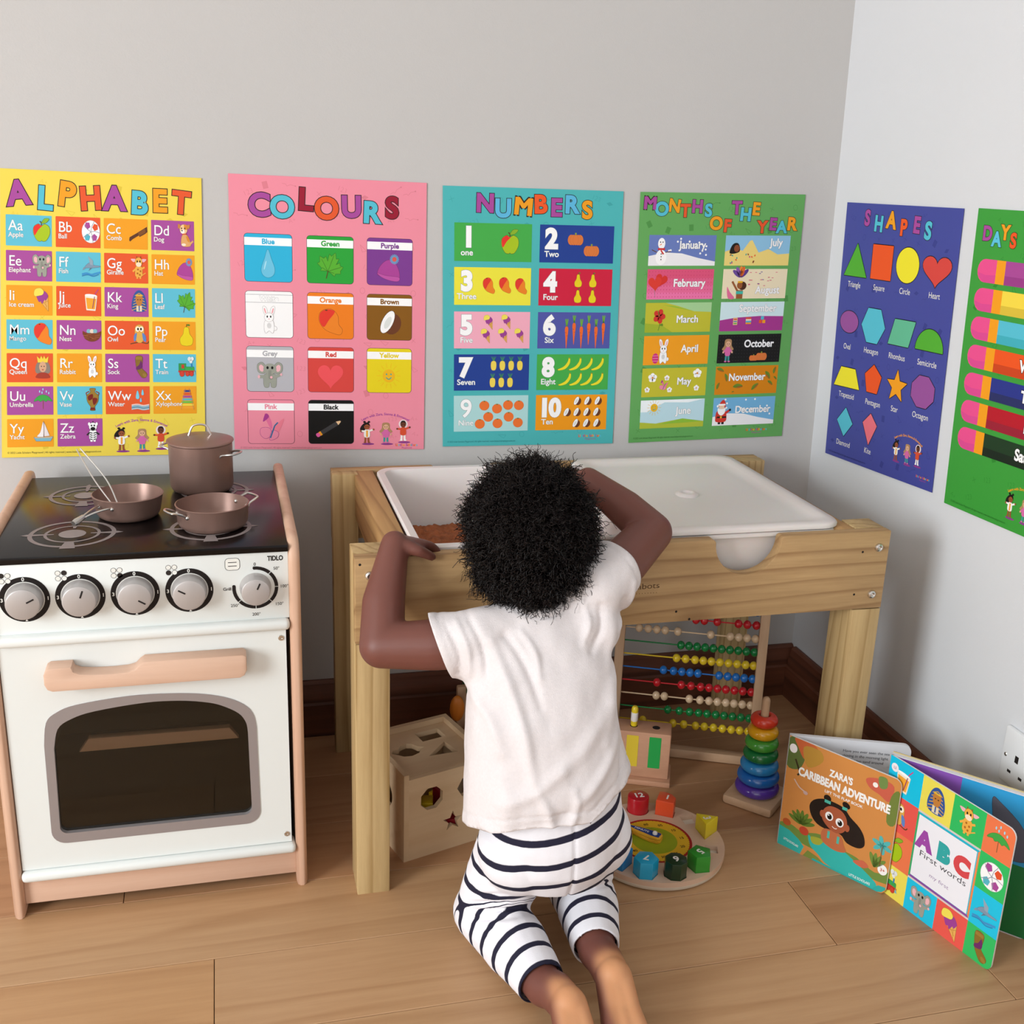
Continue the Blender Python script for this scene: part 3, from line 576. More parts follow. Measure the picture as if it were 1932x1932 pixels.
def i_snowman(p): 
    p.line([(-.4, .1), (-.95, -.1)], .06, '6a4428'); p.line([(.4, .1), (.95, 0)], .06, '6a4428'); p.ell(0, .45, .55, .55, 'ffffff'); p.ell(0, -.55, .36, .4, 'ffffff'); p.rect(-.35, -.22, .35, -.08, 'd2302c'); p.poly([(.0, -.1), (.3, .2), (.15, .25), (-.1, -.05)], 'd2302c'); p.ell(-.12, -.65, .05, .05, '111111'); p.ell(.12, -.65, .05, .05, '111111'); p.poly([(0, -.55), (-.02, -.45), (-.25, -.42)], 'ee7a20')
    for y in (.2, .4, .6): p.ell(0, y, .05, .05, '111111'); p.lev -= 1
def i_flower(p, c='ffffff', k=5, cc='e08a2a'):
    for q in range(k): a = 2*PI*q/k-PI/2; p.ell(.5*math.cos(a), .5*math.sin(a), .42, .42, c); p.lev -= 1
    p.lev += 1; p.ell(0, 0, .2, .2, cc)
def i_hibiscus(p):
    p.cur([(0, .0), (.08, .5), (-.05, 1)], .08, '6a8a2a'); p.spl([(.05, .5), (.4, .35), (.45, .6)], '6a8a2a')
    for q in range(5): a = 2*PI*q/5-1.2; p.ell(.36*math.cos(a), -.3+.36*math.sin(a), .33, .27, 'd3352c', a); p.lev -= 1
    p.lev += 1; p.ell(0, -.3, .14, .14, '8c1c1c'); p.line([(0, -.3), (-.2, -.85)], .06, '8a9a3a')
def i_gift_man(p):   # jolly figure in red with a white beard
    p.rect(-.3, .6, -.02, .95, '222222', .05); p.rect(.08, .6, .36, .95, '222222', .05); p.spl([(-.45, -.1), (.4, -.1), (.6, .4), (.45, .75), (-.5, .75), (-.6, .4)], 'd2382c'); p.rect(-.58, .32, .58, .45, '1a1a1a'); p.ell(0, .38, .1, .1, 'f0c030'); p.line([(.4, .1), (.85, -.15)], .2, 'd2382c'); p.ell(.92, -.18, .12, .1, '222222'); p.line([(-.45, .1), (-.55, .4)], .2, 'd2382c')
    p.spl([(-.35, -.45), (0, -.95), (.3, -.9), (.4, -.4)], 'd2382c'); p.ell(0, -.42, .3, .26, 'f1cdb0'); p.spl([(-.42, -.35), (-.2, -.28), (.2, -.28), (.42, -.35), (.35, .05), (0, .25), (-.35, .05)], 'fbfbfb'); p.rect(-.38, -.68, .38, -.55, 'ffffff', .05); p.ell(-.45, -.5, .1, .1, 'ffffff')
def i_tree_leaf(p): p.spl([(-1, .3), (-.4, -.35), (.5, -.4), (1, -.1), (.4, .3), (-.4, .45)], '6d8a2a'); p.spl([(-.2, .3), (.5, -.1), (1, -.1), (.4, .3), (-.3, .45)], 'a8662a'); p.line([(-1, .3), (0, .02), (.9, -.08)], .05, '4a5a1c')
def kid(p, skin, hair, top, legs, style, shoe=None):
    """a small printed child: hair style 0 two puffs with long curls, 1 bunches, 2 short with round helmet"""
    sh = shoe or skin
    if style == 2: p.ell(0, -.6, .42, .42, 'f3dede'); 
    if style == 0: p.spl([(-.3, -.85), (.1, -.95), (.25, -.6), (-.2, -.2), (-.5, .0), (-.62, -.4)], hair); p.ell(-.22, -1.0, .12, .1, hair); p.ell(.18, -1.0, .12, .1, hair)
    if style == 1: p.spl([(-.3, -.9), (.3, -.9), (.38, -.4), (.6, -.1), (.3, .05), (-.3, .05), (-.6, -.1), (-.38, -.4)], hair)
    p.line([(-.12, .3), (-.15, .9)], .18, legs); p.line([(.12, .3), (.15, .9)], .18, legs); p.ell(-.17, .93, .13, .06, sh); p.ell(.19, .93, .13, .06, sh)
    aL, aR = ((-.55, -.15), (.6, -.3)) if style != 1 else ((-.45, .15), (.45, .15))
    p.line([(-.15, -.12), aL], .16, top); p.line([(.15, -.12), aR], .16, top); p.ell(aL[0], aL[1], .09, .09, skin); p.ell(aR[0], aR[1], .09, .09, skin)
    p.spl([(-.2, -.25), (.2, -.25), (.25, .4), (-.25, .4)], top)
    if style == 0: p.rect(-.07, -.2, .09, .42, 'f2a630')
    p.ell(0, -.58, .26, .3, skin); p.spl([(-.27, -.6), (-.15, -.9), (.15, -.9), (.27, -.6), (.1, -.76), (-.1, -.76)], hair)
    p.ell(-.1, -.55, .035, .045, '1a1212'); p.ell(.1, -.55, .035, .045, '1a1212'); p.ell(0, -.42, .05, .02, 'b04a4a')
KID = [lambda p: kid(p, '9a5330', '17100f', 'f7f4ee', '9a5330', 0), lambda p: kid(p, 'e0b18e', 'b28a62', 'd86aa8', '3f9a98', 1, 'd86aa8'), lambda p: kid(p, '6a3a24', '201410', 'd9502f', 'fbf6f0', 2, 'ffffff')]
def draw(p, fn, cx_, cy_, hw, hh=None, ang=0):
    """place a picture with half-height hh (or hw) centred at (cx, cy)"""
    l = p.lev; hh = hh or hw; p.T.append((1, 0, 0, 1, cx_, cy_)); ca, sa = math.cos(ang), math.sin(ang); p.T.append((hw*ca, hw*sa, -hh*sa, hh*ca, 0, 0)); fn(p); p.T.pop(); p.T.pop(); m = p.lev; p.lev = l; return m
def doodles(p, col, seed, W_=1.0, H_=1.414, skip=lambda u, v: False, nx=8, ny=11):
    r = random.Random(seed)
    for j in range(ny):
        for i in range(nx):
            u = W_*(i+.5+r.uniform(-.25, .25))/nx; v = H_*(j+.5+r.uniform(-.2, .2))/ny
            if skip(u, v) or u > W_-.05 or v > H_-.05 or u < .04 or v < .04: continue
            p.lev = 0; k = r.randrange(8); s = .022; p.push(u, v, s, r.uniform(-.5, .5))
            if k == 0: p.text('123', -1, .5, 1.1, col, -.02)
            elif k == 1: p.line([(-.9, -.6), (0, .9), (.9, .4), (-.9, -.6)], .1, col)
            elif k == 2: p.line([(-1.4, .5), (-.6, .2), (-.2, .5), (.4, -.2), (1.5, -.5)], .1, col); p.lev = 0; p.ell(1.5, -.5, .18, .18, col, n=8)
            elif k == 3: p.line([(math.cos(t)*.6, math.sin(t)*.7) for t in [PI*2*q/12 for q in range(13)]], .1, col)
            elif k == 4: p.rect(-.6, -.8, .6, .8, col); 
            elif k == 5: p.line([(-.5, -.5), (.5, .5)], .1, col); p.lev = 0; p.line([(-.5, .5), (.5, -.5)], .1, col)
            elif k == 6: p.poly([(-.9, 0), (0, -.5), (.9, 0), (0, .5)], col)
            else: p.text('A+', -.6, .5, 1.0, col, -.02)
            p.pop()
    p.base = 4
# burnt-in lettering on the front rail, partly behind the child's sleeve
p = Print(0.00003); p.text('hcabots', .5755, -.4420, .0082, '4a2c16', -.01, 'r', -.02, w=.047)
for k in range(9): p.lev = 0; p.ell(.538+.0042*k, -.4350, .0006, .0006, '6a4424', n=8)
fr_ = next(o for o in table.children if o.name.startswith('front_rail'))
p.build('burnt_lettering', sheet_fn((0, 1.3598, 0), (1, 0, 0), (0, 0, -1), (0, -1, 0)), fr_)
# ------------------------------------------------------------------ toy cooker
SX, SY = -0.1115, 1.405
stove = thing('toy_cooker', 'white and pale wood toy cooker with black hob left of the table', 'toy cooker', (SX, SY, 0))
def SB(o): o.location = (-SX, -SY, 0); return o
m_beech = wood('beech_upright', 'dab49a', 'c08f72', 'Z', rings=5, dist=3, rough=0.5, contrast=0.5)
m_beechX = wood('beech_along', 'dab79f', 'c3957a', 'X', rings=5, dist=3, rough=0.5, contrast=0.55)
m_white = mat('white_lacquer', 'e5e9e6', 0.35, coat=0.1)
m_blackglass = mat('black_glass', '0b0809', 0.22, spec=0.35)
m_silver = mat('silver_plastic', 'b9b4b2', 0.38, 0.35)
m_frame = mat('grey_metal_frame', 'a7a2a4', 0.38, 0.5)
for x0, x1 in ((-0.3070, -0.2925), (0.0700, 0.0850)):
    pr = [(1.399, 0), (1.80, 0), (1.812, 0.51), (1.806, 0.520), (1.796, 0.5225)]+[(1.429-0.030*math.sin(a), 0.4925+0.030*math.cos(a)) for a in [PI/2*k/8 for k in range(9)]]
    b = NB(); prism(b, pr, x0, x1, YZ, bev=0.0055); SB(obj('side_panel', b, m_beech, stove, 60))
xi0, xi1 = -0.2925, 0.0700
b = NB(); box(b, (xi0, 1.4035, 0.507), (xi1, 1.775, 0.5165), 0.0012); hob = SB(obj('hob', b, m_blackglass, stove))
b = NB(); box(b, (xi0, 1.4055, 0.4135), (xi1, 1.420, 0.507), 0.0008); panel = SB(obj('control_panel', b, m_white, stove))
b = NB(); box(b, (xi0, 1.395, 0.3985), (xi1, 1.425, 0.4135), 0.006, seg=3); SB(obj('upper_rail', b, m_white, stove))
b = NB(); box(b, (xi0, 1.395, 0.0560), (xi1, 1.425, 0.0705), 0.006, seg=3); SB(obj('lower_rail', b, m_white, stove))
b = NB(); box(b, (xi0, 1.4085, 0.0165), (xi1, 1.423, 0.0560), 0.0008); SB(obj('plinth', b, m_beechX, stove))
b = NB(); box(b, (xi0, 1.795, 0.02), (xi1, 1.805, 0.507), 0.0005); m_oven = mat('oven_cavity', '4d463c', 0.8); SB(obj('back_panel', b, m_oven, stove))
b = NB(); box(b, (xi0, 1.42, 0.056), (xi1, 1.795, 0.066), 0.0005)
SB(obj('oven_floor', b, m_oven, stove))
b = NB(); box(b, (xi0, 1.425, 0.40), (xi1, 1.795, 0.41), 0.0005); SB(obj('oven_roof', b, m_oven, stove))
# door with arched window
def arch(xl, xr, zb, zs, top, r):
    """window outline: round lower corners, leaning sides, flat arched top through the points `top` (right to left)"""
    (bl, br) = xl[0], xr[0]; P = []
    for k in range(7): a = PI+PI/2*k/6; P.append((bl+r+r*math.cos(a), zb+r+r*math.sin(a)))
    for k in range(7): a = -PI/2+PI/2*k/6; P.append((br-r+r*math.cos(a), zb+r+r*math.sin(a)))
    T = smooth_path([(x, z, 0) for x, z in [(xr[1], zs)]+top+[(xl[1], zs)]], 4)
    return P+[(p.x, p.y) for p in T]
oo = arch((-.2502, -.2485), (.0228, .0215), .1078, .2560, [(.0188, .2740), (.0097, .2890), (-.012, .3027), (-.0447, .3122), (-.0879, .3170), (-.1412, .3178), (-.2046, .3110), (-.2301, .3020), (-.2436, .2885)], .019)
ii = arch((-.2390, -.2368), (.0112, .0100), .1225, .2500, [(.0078, .2655), (-.0015, .2800), (-.0234, .2935), (-.0451, .3005), (-.0777, .3055), (-.1206, .3065), (-.1824, .3000), (-.2123, .2915), (-.2301, .2785)], .010)
door = None
b = NB(); prism(b, [(xi0+.0015, 0.0715), (0.0645, 0.0715), (0.0645, 0.3965), (xi0+.0015, 0.3965)], -1.4185, -1.4045, XZ, holes=(oo,))
door = SB(obj('oven_door', b, m_white, stove))
b = NB(); prism(b, oo, -1.4155, -1.4034, XZ, holes=(ii,)); obj('window_frame', b, m_frame, door)
m_smoke = bpy.data.materials.new('smoked_pane_plastic'); m_smoke.use_nodes = True; _n = m_smoke.node_tree; _o = _n.nodes['Material Output']
_t = nd(_n, 'ShaderNodeBsdfTransparent'); _t.inputs[0].default_value = (.82, .79, .74, 1); _g = nd(_n, 'ShaderNodeBsdfGlossy'); _g.inputs['Roughness'].default_value = .04; _g.inputs['Color'].default_value = (.8, .85, .85, 1)
_f = nd(_n, 'ShaderNodeFresnel'); _f.inputs[0].default_value = 1.45; _x = nd(_n, 'ShaderNodeMixShader'); _n.links.new(_f.outputs[0], _x.inputs[0]); _n.links.new(_t.outputs[0], _x.inputs[1]); _n.links.new(_g.outputs[0], _x.inputs[2]); _n.links.new(_x.outputs[0], _o.inputs['Surface'])
b = NB(); prism(b, ii, -1.4110, -1.4100, XZ); obj('smoked_pane', b, m_smoke, door)
m_hand = m_beechX
hp = [(-0.2278, 0.3431), (-0.2340, 0.3460), (-0.2371, 0.3530), (-0.2371, 0.3660), (-0.2340, 0.3735), (-0.2300, 0.3760), (-0.2035, 0.3760), (-0.2012, 0.3690), (-0.194, 0.3655), (-0.180, 0.3638), (-0.155, 0.3630), (-0.136, 0.3640), (-0.127, 0.3665), (-0.1215, 0.3725), (-0.1160, 0.3763), (0.0075, 0.3763), (0.0119, 0.3730), (0.0119, 0.3530), (0.0085, 0.3460), (0.0030, 0.3431)]
b = NB(); prism(b, hp, -1.4045, -1.378, XZ, bev=0.003); obj('door_handle', b, m_hand, door)
for x, z in ((0.0580, 0.3855), (0.0580, 0.0845)):
    b = NB(); Mx = Matrix.Translation((x, 1.4044, z))@Matrix.Rotation(PI/2, 4, 'X')
    lathe(b, [(0, 0.0002), (0.0013, 0.0002), (0.0016, 0.0012), (0.0036, 0.0012), (0.0042, 0.0)], 16, Mx); obj('screw', b, m_steel, door)
b = NB(); prism(b, [(-0.2090, 0.2330), (-0.1960, 0.2520), (-0.0140, 0.2505), (-0.0020, 0.2330)], -1.432, -1.420, XZ, bev=0.0015); SB(obj('oven_shelf', b, m_beechX, stove))
# knobs
kz = 0.4605
def knob(x, z, r, ang, ring_):
    Mx = Matrix.Translation((x, 1.4055, z))@Matrix.Rotation(PI/2, 4, 'X')
    b = NB(); lathe(b, [(0, 0.020), (r*0.80, 0.020), (r*0.87, 0.0192), (r*0.90, 0.017), (r*0.97, 0.003), (r*1.0, 0.0), (0, 0)], 40, Mx)
    k = obj('knob', b, m_silver, panel)
    b = NB(); t = NB()
    a = math.radians(ang); d = Vector((math.cos(a), 0, math.sin(a)))
    c = Vector((x, 1.4055-0.0202, z))+d*r*0.45
    Mr = Matrix.Translation(c)@Matrix.Rotation(-a, 4, 'Y')
    box(b, (-r*0.22, -0.0004, -0.0010), (r*0.22, 0.0006, 0.0010), 0.0004, Mr); obj('pointer', b, m_dark, k); return k
KX = (-0.2540, -0.1885, -0.1225, -0.0560)
for x, a in zip(KX, (27, 70, -32, 150)): knob(x, kz, 0.0228, a, True)
knob(0.0270, 0.4590, 0.0205, 66, False)
pr = Print(0.00003)
for i, x in enumerate(KX):
    z = -kz
    pr.lev = 0; pr.ell(x, z, 0.0300, 0.0300, '17100f', n=48); pr.ell(x, z, 0.0236, 0.0236, 'dcdcd6', n=40)
    pr.lev = 3
    pr.text('0', x, z-0.0246, 0.0045, 'f0f0ea', 0.02, 'c'); pr.text('1', x+0.0268, z+0.002, 0.0045, 'f0f0ea', 0.02, 'c'); pr.text('2', x, z+0.0290, 0.0045, 'f0f0ea', 0.02, 'c'); pr.text('3', x-0.0268, z+0.002, 0.0045, 'f0f0ea', 0.02, 'c')
    cx_, cz_ = x-0.0245, z-0.0325
    fill = {0: (0, 0), 1: (1, 0), 2: (1, 1), 3: (0, 1)}[i]
    for a in (0, 1):
        for c in (0, 1):
            pr.lev = 0; X, Z = cx_+a*0.0074, cz_+c*0.0072
            pr.ell(X, Z, 0.0034, 0.0034, '2a2422', n=18)
            if (a, c) != fill: pr.ell(X, Z, 0.0029, 0.0029, 'e9e9e2', n=18)
X, Z = 0.0270, -0.4590
def arc(a0, a1, r0=0.0250, r1=0.0295):
    n = max(3, int(abs(a1-a0)/8)); P = []
    for k in range(n+1): a = math.radians(a0+(a1-a0)*k/n); P.append((X+r1*math.sin(a), Z-r1*math.cos(a)))
    for k in range(n+1): a = math.radians(a1+(a0-a1)*k/n); P.append((X+r0*math.sin(a), Z-r0*math.cos(a)))
    F = [(k, k+1, 2*n-k, 2*n+1-k) for k in range(n)]
    pr.lev = 0; pr.raw(P, F, '17100f')
for a0, a1 in ((-4, 43), (45, 89), (91, 134), (136, 179), (181, 228), (230, 276)): arc(a0, a1)
pr.ell(X-0.0005, Z-0.0272, 0.0022, 0.0022, '17100f'); pr.ell(X-0.0272, Z-0.003, 0.0022, 0.0022, '17100f')
for t_, dx, dz, h in (('0', 0, -0.0325, 0.0042), ('50°', 0.0275, -0.0255, 0.0040), ('100°', 0.0370, 0.0, 0.0040), ('150°', 0.0300, 0.0245, 0.0040), ('200°', 0, 0.0375, 0.0040), ('250°', -0.0270, 0.0235, 0.0040), ('Grill', -0.0360, 0.0, 0.0040)):
    pr.lev = 1; pr.text(t_, X+dx, Z+dz+0.002, h, '2a2422', 0.015 if t_ == 'Grill' else 0, 'c')
pr.lev = 0; pr.rect(-0.0105, -0.5015, 0.0085, -0.4845, '2a2422', 0.005); pr.rect(-0.0099, -0.5009, 0.0079, -0.4851, 'e9e9e2', 0.0045)
pr.line([(-0.0065, -0.4955), (0.0045, -0.4955)], 0.0010, '2a2422'); pr.line([(-0.0065, -0.4905), (0.0045, -0.4905)], 0.0010, '2a2422')
pr.lev = 1; pr.text('TIDLO', 0.0435, -0.4955, 0.0062, '1b1513', 0.035, 'l', w=0.0200)
pr.build('printed_dial_marks', sheet_fn((0, 1.4055, 0), (1, 0, 0), (0, 0, -1), (0, -1, 0)), panel)
# burners printed on the hob glass
g = '8f8482'
for bx, by, r in ((-0.203, 1.489, 0.057), (-0.205, 1.668, 0.052), (-0.022, 1.668, 0.052), (-0.027, 1.490, 0.056)):
    pr = Print(0.00003); cx_, cy_ = bx, -by; pr.lev = 0
    def annulus(r0, r1, c):
        n = 48; P = [(cx_+r*q*math.cos(2*PI*k/n), cy_+r*q*math.sin(2*PI*k/n)) for q in (r0, r1) for k in range(n)]
        pr.raw(P, [(k, (k+1) % n, n+(k+1) % n, n+k) for k in range(n)], c)
    annulus(0.86, 0.96, g); pr.lev = 0; annulus(0.55, 0.62, g); pr.lev = 0; pr.ell(cx_, cy_, r*0.30, r*0.30, '9a908d', n=24)
    for a in (0, 90, 180, 270):
        pr.lev = 1; pr.push(cx_, cy_, r, math.radians(a))
        if a == 90: pr.poly([(0.62, -0.10), (1.04, -0.17), (1.04, 0.17), (0.62, 0.10)], g)
        else: pr.poly([(0.40, -0.03), (0.98, -0.07), (1.12, 0.0), (0.98, 0.07), (0.40, 0.03)], g)
        pr.pop()
    pr.build('printed_burner_ring', sheet_fn((0, 0, 0.5165), (1, 0, 0), (0, -1, 0), (0, 0, 1)), hob)
# ------------------------------------------------------------------ pans
m_copper = mat('bronze_enamel', '93756a', 0.36, 0.45, var=0.03)
m_copin = mat('bronze_inside', '85695e', 0.30, 0.5)
ZH = 0.5168
def loop_handle(bm, c, d, w, out, z, r=0.0016, rise=0.0):
    """wire loop leaving a round wall at both sides of direction d"""
    d = Vector(d).normalized(); s = Vector((-d.y, d.x, 0)); c = Vector(c)
    P = [c+s*w+Vector((0, 0, z-0.004))-d*0.001, c+s*w+d*0.003+Vector((0, 0, z)), c+s*w*0.95+d*out*0.75+Vector((0, 0, z+rise)), c+s*w*0.55+d*out+Vector((0, 0, z+rise)), c-s*w*0.55+d*out+Vector((0, 0, z+rise)), c-s*w*0.95+d*out*0.75+Vector((0, 0, z+rise)), c-s*w+d*0.003+Vector((0, 0, z)), c-s*w+Vector((0, 0, z-0.004))-d*0.001]
    tube(bm, smooth_path(P, 5), r, 8)
def rivet(c, d, par):
    b = NB(); ball(b, c, 0.0032, 7, (1, 1, 1)); return obj('rivet', b, m_steel, par)
# saucepan with lid
pc = (-0.0400, 1.6830, ZH); pot = thing('lidded_saucepan', 'tall bronze toy saucepan with a lid on the rear burner', 'saucepan', pc)
b = NB(); lathe(b, [(0, 0), (0.040, 0), (0.0440, 0.003), (0.0460, 0.008), (0.0465, 0.072), (0.0480, 0.0735), (0.0480, 0.0750), (0.0455, 0.0750), (0.0440, 0.010), (0.0400, 0.004), (0, 0.003)], 48); obj('pan_body', b, m_copper, pot)
b = NB(); lathe(b, [(0, 0.0835), (0.020, 0.0825), (0.035, 0.0800), (0.0455, 0.0765), (0.0485, 0.0760), (0.0490, 0.0748), (0.0470, 0.0745), (0, 0.075)], 48); ld = obj('pan_lid', b, m_copper, pot, 60)
b = NB(); tube(b, smooth_path([(-0.0165, 0, 0.0815), (-0.0150, 0, 0.0850), (-0.010, 0, 0.0960), (0, 0, 0.0990), (0.010, 0, 0.0960), (0.0150, 0, 0.0850), (0.0165, 0, 0.0815)], 5), 0.0016, 8); obj('lid_handle', b, m_steel, ld)
for d in ((0.83, -0.55, 0), (-0.83, 0.55, 0)):
    dv = Vector(d).normalized(); b = NB(); loop_handle(b, dv*0.0440, d, 0.0150, 0.0200, 0.060, rise=0.002); h = obj('handle', b, m_steel, pot)
# shallow pan with two loops
pc = (-0.0240, 1.5000, ZH); p2 = thing('two_handled_pan', 'shallow bronze toy pan with two wire loop handles, front right burner', 'pan', pc)
b = NB(); lathe(b, [(0, 0), (0.040, 0), (0.0438, 0.0025), (0.0465, 0.008), (0.0480, 0.0300), (0.0490, 0.0318), (0.0475, 0.0325), (0.0452, 0.0100), (0.0420, 0.0045), (0, 0.0035)], 48); obj('pan_body', b, m_copper, p2)
for d in ((0.86, 0.50, 0), (-0.86, -0.50, 0)):
    dv = Vector(d).normalized(); b = NB(); loop_handle(b, dv*0.0465, d, 0.0140, 0.0190, 0.026, rise=0.005); h = obj('handle', b, m_steel, p2)
    s = Vector((-dv.y, dv.x, 0))
    for q in (-1, 1): rivet(dv*0.0450+s*0.0140*q+Vector((0, 0, 0.0225)), d, h)
# frying pan with a long handle
pc = (-0.1370, 1.5620, ZH); p3 = thing('long_handled_pan', 'shallow bronze toy frying pan with long wire handle, left side of hob', 'pan', pc)
b = NB(); lathe(b, [(0, 0), (0.036, 0), (0.0398, 0.0025), (0.0425, 0.008), (0.0465, 0.0300), (0.0478, 0.0318), (0.0462, 0.0328), (0.0415, 0.0100), (0.0380, 0.0045), (0, 0.0035)], 48); obj('pan_body', b, m_copper, p3)
d = Vector((-0.62, -0.78, 0)).normalized(); s = Vector((-d.y, d.x, 0))
b = NB()
for q in (-1, 1): tube(b, smooth_path([d*0.041+s*0.0110*q+Vector((0, 0, 0.0215)), d*0.050+s*0.0095*q+Vector((0, 0, 0.0235)), d*0.070+s*0.0045*q+Vector((0, 0, 0.0220)), d*0.086+s*0.0018*q+Vector((0, 0, 0.0190))], 4), 0.0014, 8)
h = obj('handle', b, m_steel, p3)
for q in (-1, 1): rivet(d*0.0425+s*0.0110*q+Vector((0, 0, 0.0215)), d, h)
b = NB(); P = [d*0.083+Vector((0, 0, 0.020)), d*0.096+Vector((0, 0, 0.0165)), d*0.101+Vector((0, 0, 0.0155))]; tube(b, P, 0.004, 10, radii=[0.0035, 0.0050, 0.0038]); obj('handle_tip', b, m_steel, h)
# wire tongs resting in the frying pan
tg = thing('wire_tongs', 'thin wire tongs leaning in the long-handled pan', 'tongs', (-0.152, 1.560, ZH+0.0062))
for q, e in ((0, (0.0, 0.0, 0.0)), (1, (0.012, 0.004, 0.002))):
    A = Vector((0.004+0.004*q, -0.018, 0.0010)); B = Vector((-0.055, 0.072, 0.0720))+Vector(e)*0.4; mid = A.lerp(B, 0.5)+Vector((0.010*q-0.004, 0.004*q, 0.002))
    b = NB(); tube(b, smooth_path([A, A.lerp(mid, .35)+Vector((0.001, 0, -.001)), mid, B], 5), 0.0011, 7); obj('arm', b, m_steel, tg)
# ------------------------------------------------------------------ wall posters
PU, TE, OR_, RD, CY = 'a94a9c', '54bfd4', 'f0a01e', 'e4582b', '54bfd4'
m_paper = mat('poster_paper', 'f2f0ec', 0.6)
def poster(label, TL, TRc, BR, BL, N, base, cat='poster'):
    """a thin sheet whose four corners lie on the wall; returns (Print, fn, sheet object). unit: u 0..1, v 0..1.414"""
    TL, TRc, BR, BL, N = map(Vector, (TL, TRc, BR, BL, N))
    def fn(u, v, h):
        w = v/1.414; P = TL.lerp(TRc, u).lerp(BL.lerp(BR, u), w)
        lift = 0.0012
        return P+N*(lift+0.0004+h)
    nu, nv = 1, 1; me = bpy.data.meshes.new('poster'); V = []; F = []
    for s, off in ((0, 0.0), (1, -0.0005)):
        for j in range(nv+1):
            for i in range(nu+1): V.append(fn(i/nu, 1.414*j/nv, off))
    k1 = (nu+1)*(nv+1)
    for j in range(nv):
        for i in range(nu):
            a = j*(nu+1)+i; F.append((a, a+nu+1, a+nu+2, a+1)); F.append((k1+a, k1+a+1, k1+a+nu+2, k1+a+nu+1))
    bd = [i for i in range(nu)]+[j*(nu+1)+nu for j in range(nv)]+[nv*(nu+1)+nu-i for i in range(nu)]+[(nv-j)*(nu+1) for j in range(nv)]
    for q in range(len(bd)): a, c = bd[q], bd[(q+1) % len(bd)]; F.append((a, c, k1+c, k1+a))
    me.from_pydata(V, [], F); c0 = mat('poster_stock', base, 0.5, var=0.0)
    o = link_mesh('poster', me, c0, None, 30); tag(o, label, cat, 'learning posters taped to the walls')
    return Print(0.00004), fn, o
def title(p, letters, ol='2a1c1c'):
    for i, (ch, x, y, h, c, a) in enumerate(letters):
        p.lev = 1+3*(i % 2); p.text(ch, x, y, h, c, 0.046, 'c', a, ol, 0.026, 1.0)
def trio(p, u, v, s, tc):
    """arched caption and three small children"""
    cap = 'Learn with Zara, Sienna & Emmanuel'; R = 3.6*s*0.5; n = len(cap)
    tw_ = float(text_mesh(cap, .02)[0][:, 0].max()); hcap = .100*s
    for k, ch in enumerate(cap):
        x0 = float(text_mesh(cap[:k+1], .02)[0][:, 0].max()) if ch != ' ' else 0; wc = float(text_mesh(ch, .02)[0][:, 0].max()) if ch != ' ' else 0
        a = ((x0-wc/2)/tw_-.5)*1.30; p.lev = 0
        if ch != ' ': p.text(ch, u+1.62*s*math.sin(a), v-0.64*s+1.62*s*(1-math.cos(a))*.8, hcap, tc, 0.02, 'c', a*.8, w=wc/tw_*1.62*s*1.30)
    for k, (dx, fn) in enumerate(zip((-.78, 0.02, .75), KID)):
        p.lev = 0; p.ell(u+dx*s+.05*s, v+.62*s+(.0 if k < 2 else -.08*s), .26*s, .045*s, '8c3a8a'); p.lev = 1; draw(p, fn, u+dx*s, v+.12*s-(.1*s if k == 2 else 0), .46*s, .46*s)
def brandmark(p, u, v, s):
    cs = ('e4582b', 'f0a01e', '54bfd4', 'a94a9c')
    for k, ch in enumerate('Little Scholars'):
        p.lev = 0
        if ch != ' ': p.text(ch, u+k*s*.62, v, s, cs[k % 4], .03)
    p.lev = 0; p.text('Playground', u+2.6*s, v+s*1.1, s*.65, 'a94a9c')
def smallprint(p, u, v, w, c='3a3a2a'): p.lev = 0; p.text('© 2022 Little Scholars Playground | All rights reserved | www.littlescholarsplayground.com', u, v, 0.0095, c, 0, 'l', w=w)
NBK = (0, -1, 0); yp = YW-0.0002
def bk(x, z): return (x, yp, z)
# --- alphabet
p, fn, o = poster('yellow alphabet poster with rows of lettered picture cards', bk(-0.3075, .9689), bk(-.0224, .9633), bk(-.0362, .5280), bk(-0.3460, .5312), NBK, 'f0d54e')
doodles(p, 'e0c440', 1)
title(p, [('A', .098, .160, .105, PU, -.12), ('L', .215, .178, .100, TE, .06), ('P', .318, .158, .105, OR_, .12), ('H', .44, .170, .100, RD, -.08), ('A', .562, .168, .105, PU, 0.0), ('B', .68, .182, .100, TE, .05), ('E', .785, .168, .100, OR_, .0), ('T', .892, .172, .100, RD, .08)])
AL = [('Aa', 'Apple', i_apple, 0), ('Bb', 'Ball', i_ball, 1), ('Cc', 'Comb', i_comb, 2), ('Dd', 'Dog', i_dog, 3), ('Ee', 'Elephant', i_elephant, 3), ('Ff', 'Fish', i_fish, 0), ('Gg', 'Giraffe', i_giraffe, 1), ('Hh', 'Hat', i_hat, 2),
      ('Ii', 'Ice cream', i_icecream, 2), ('Jj', 'Juice', i_juice, 1), ('Kk', 'King', i_king, 3), ('Ll', 'Leaf', i_leaf, 0), ('Mm', 'Mango', i_mango, 0), ('Nn', 'Nest', i_nest, 3), ('Oo', 'Owl', i_owl, 1), ('Pp', 'Pear', i_pear, 2),
      ('Qq', 'Queen', i_queen, 1), ('Rr', 'Rabbit', i_rabbit, 2), ('Ss', 'Sock', i_sock, 3), ('Tt', 'Train', i_train, 0), ('Uu', 'Umbrella', i_umbrella, 3), ('Vv', 'Vase', i_vase, 0), ('Ww', 'Water', i_water, 1), ('Xx', 'Xylophone', i_xylophone, 2), ('Yy', 'Yacht', i_yacht, 2), ('Zz', 'Zebra', i_zebra, 3)]
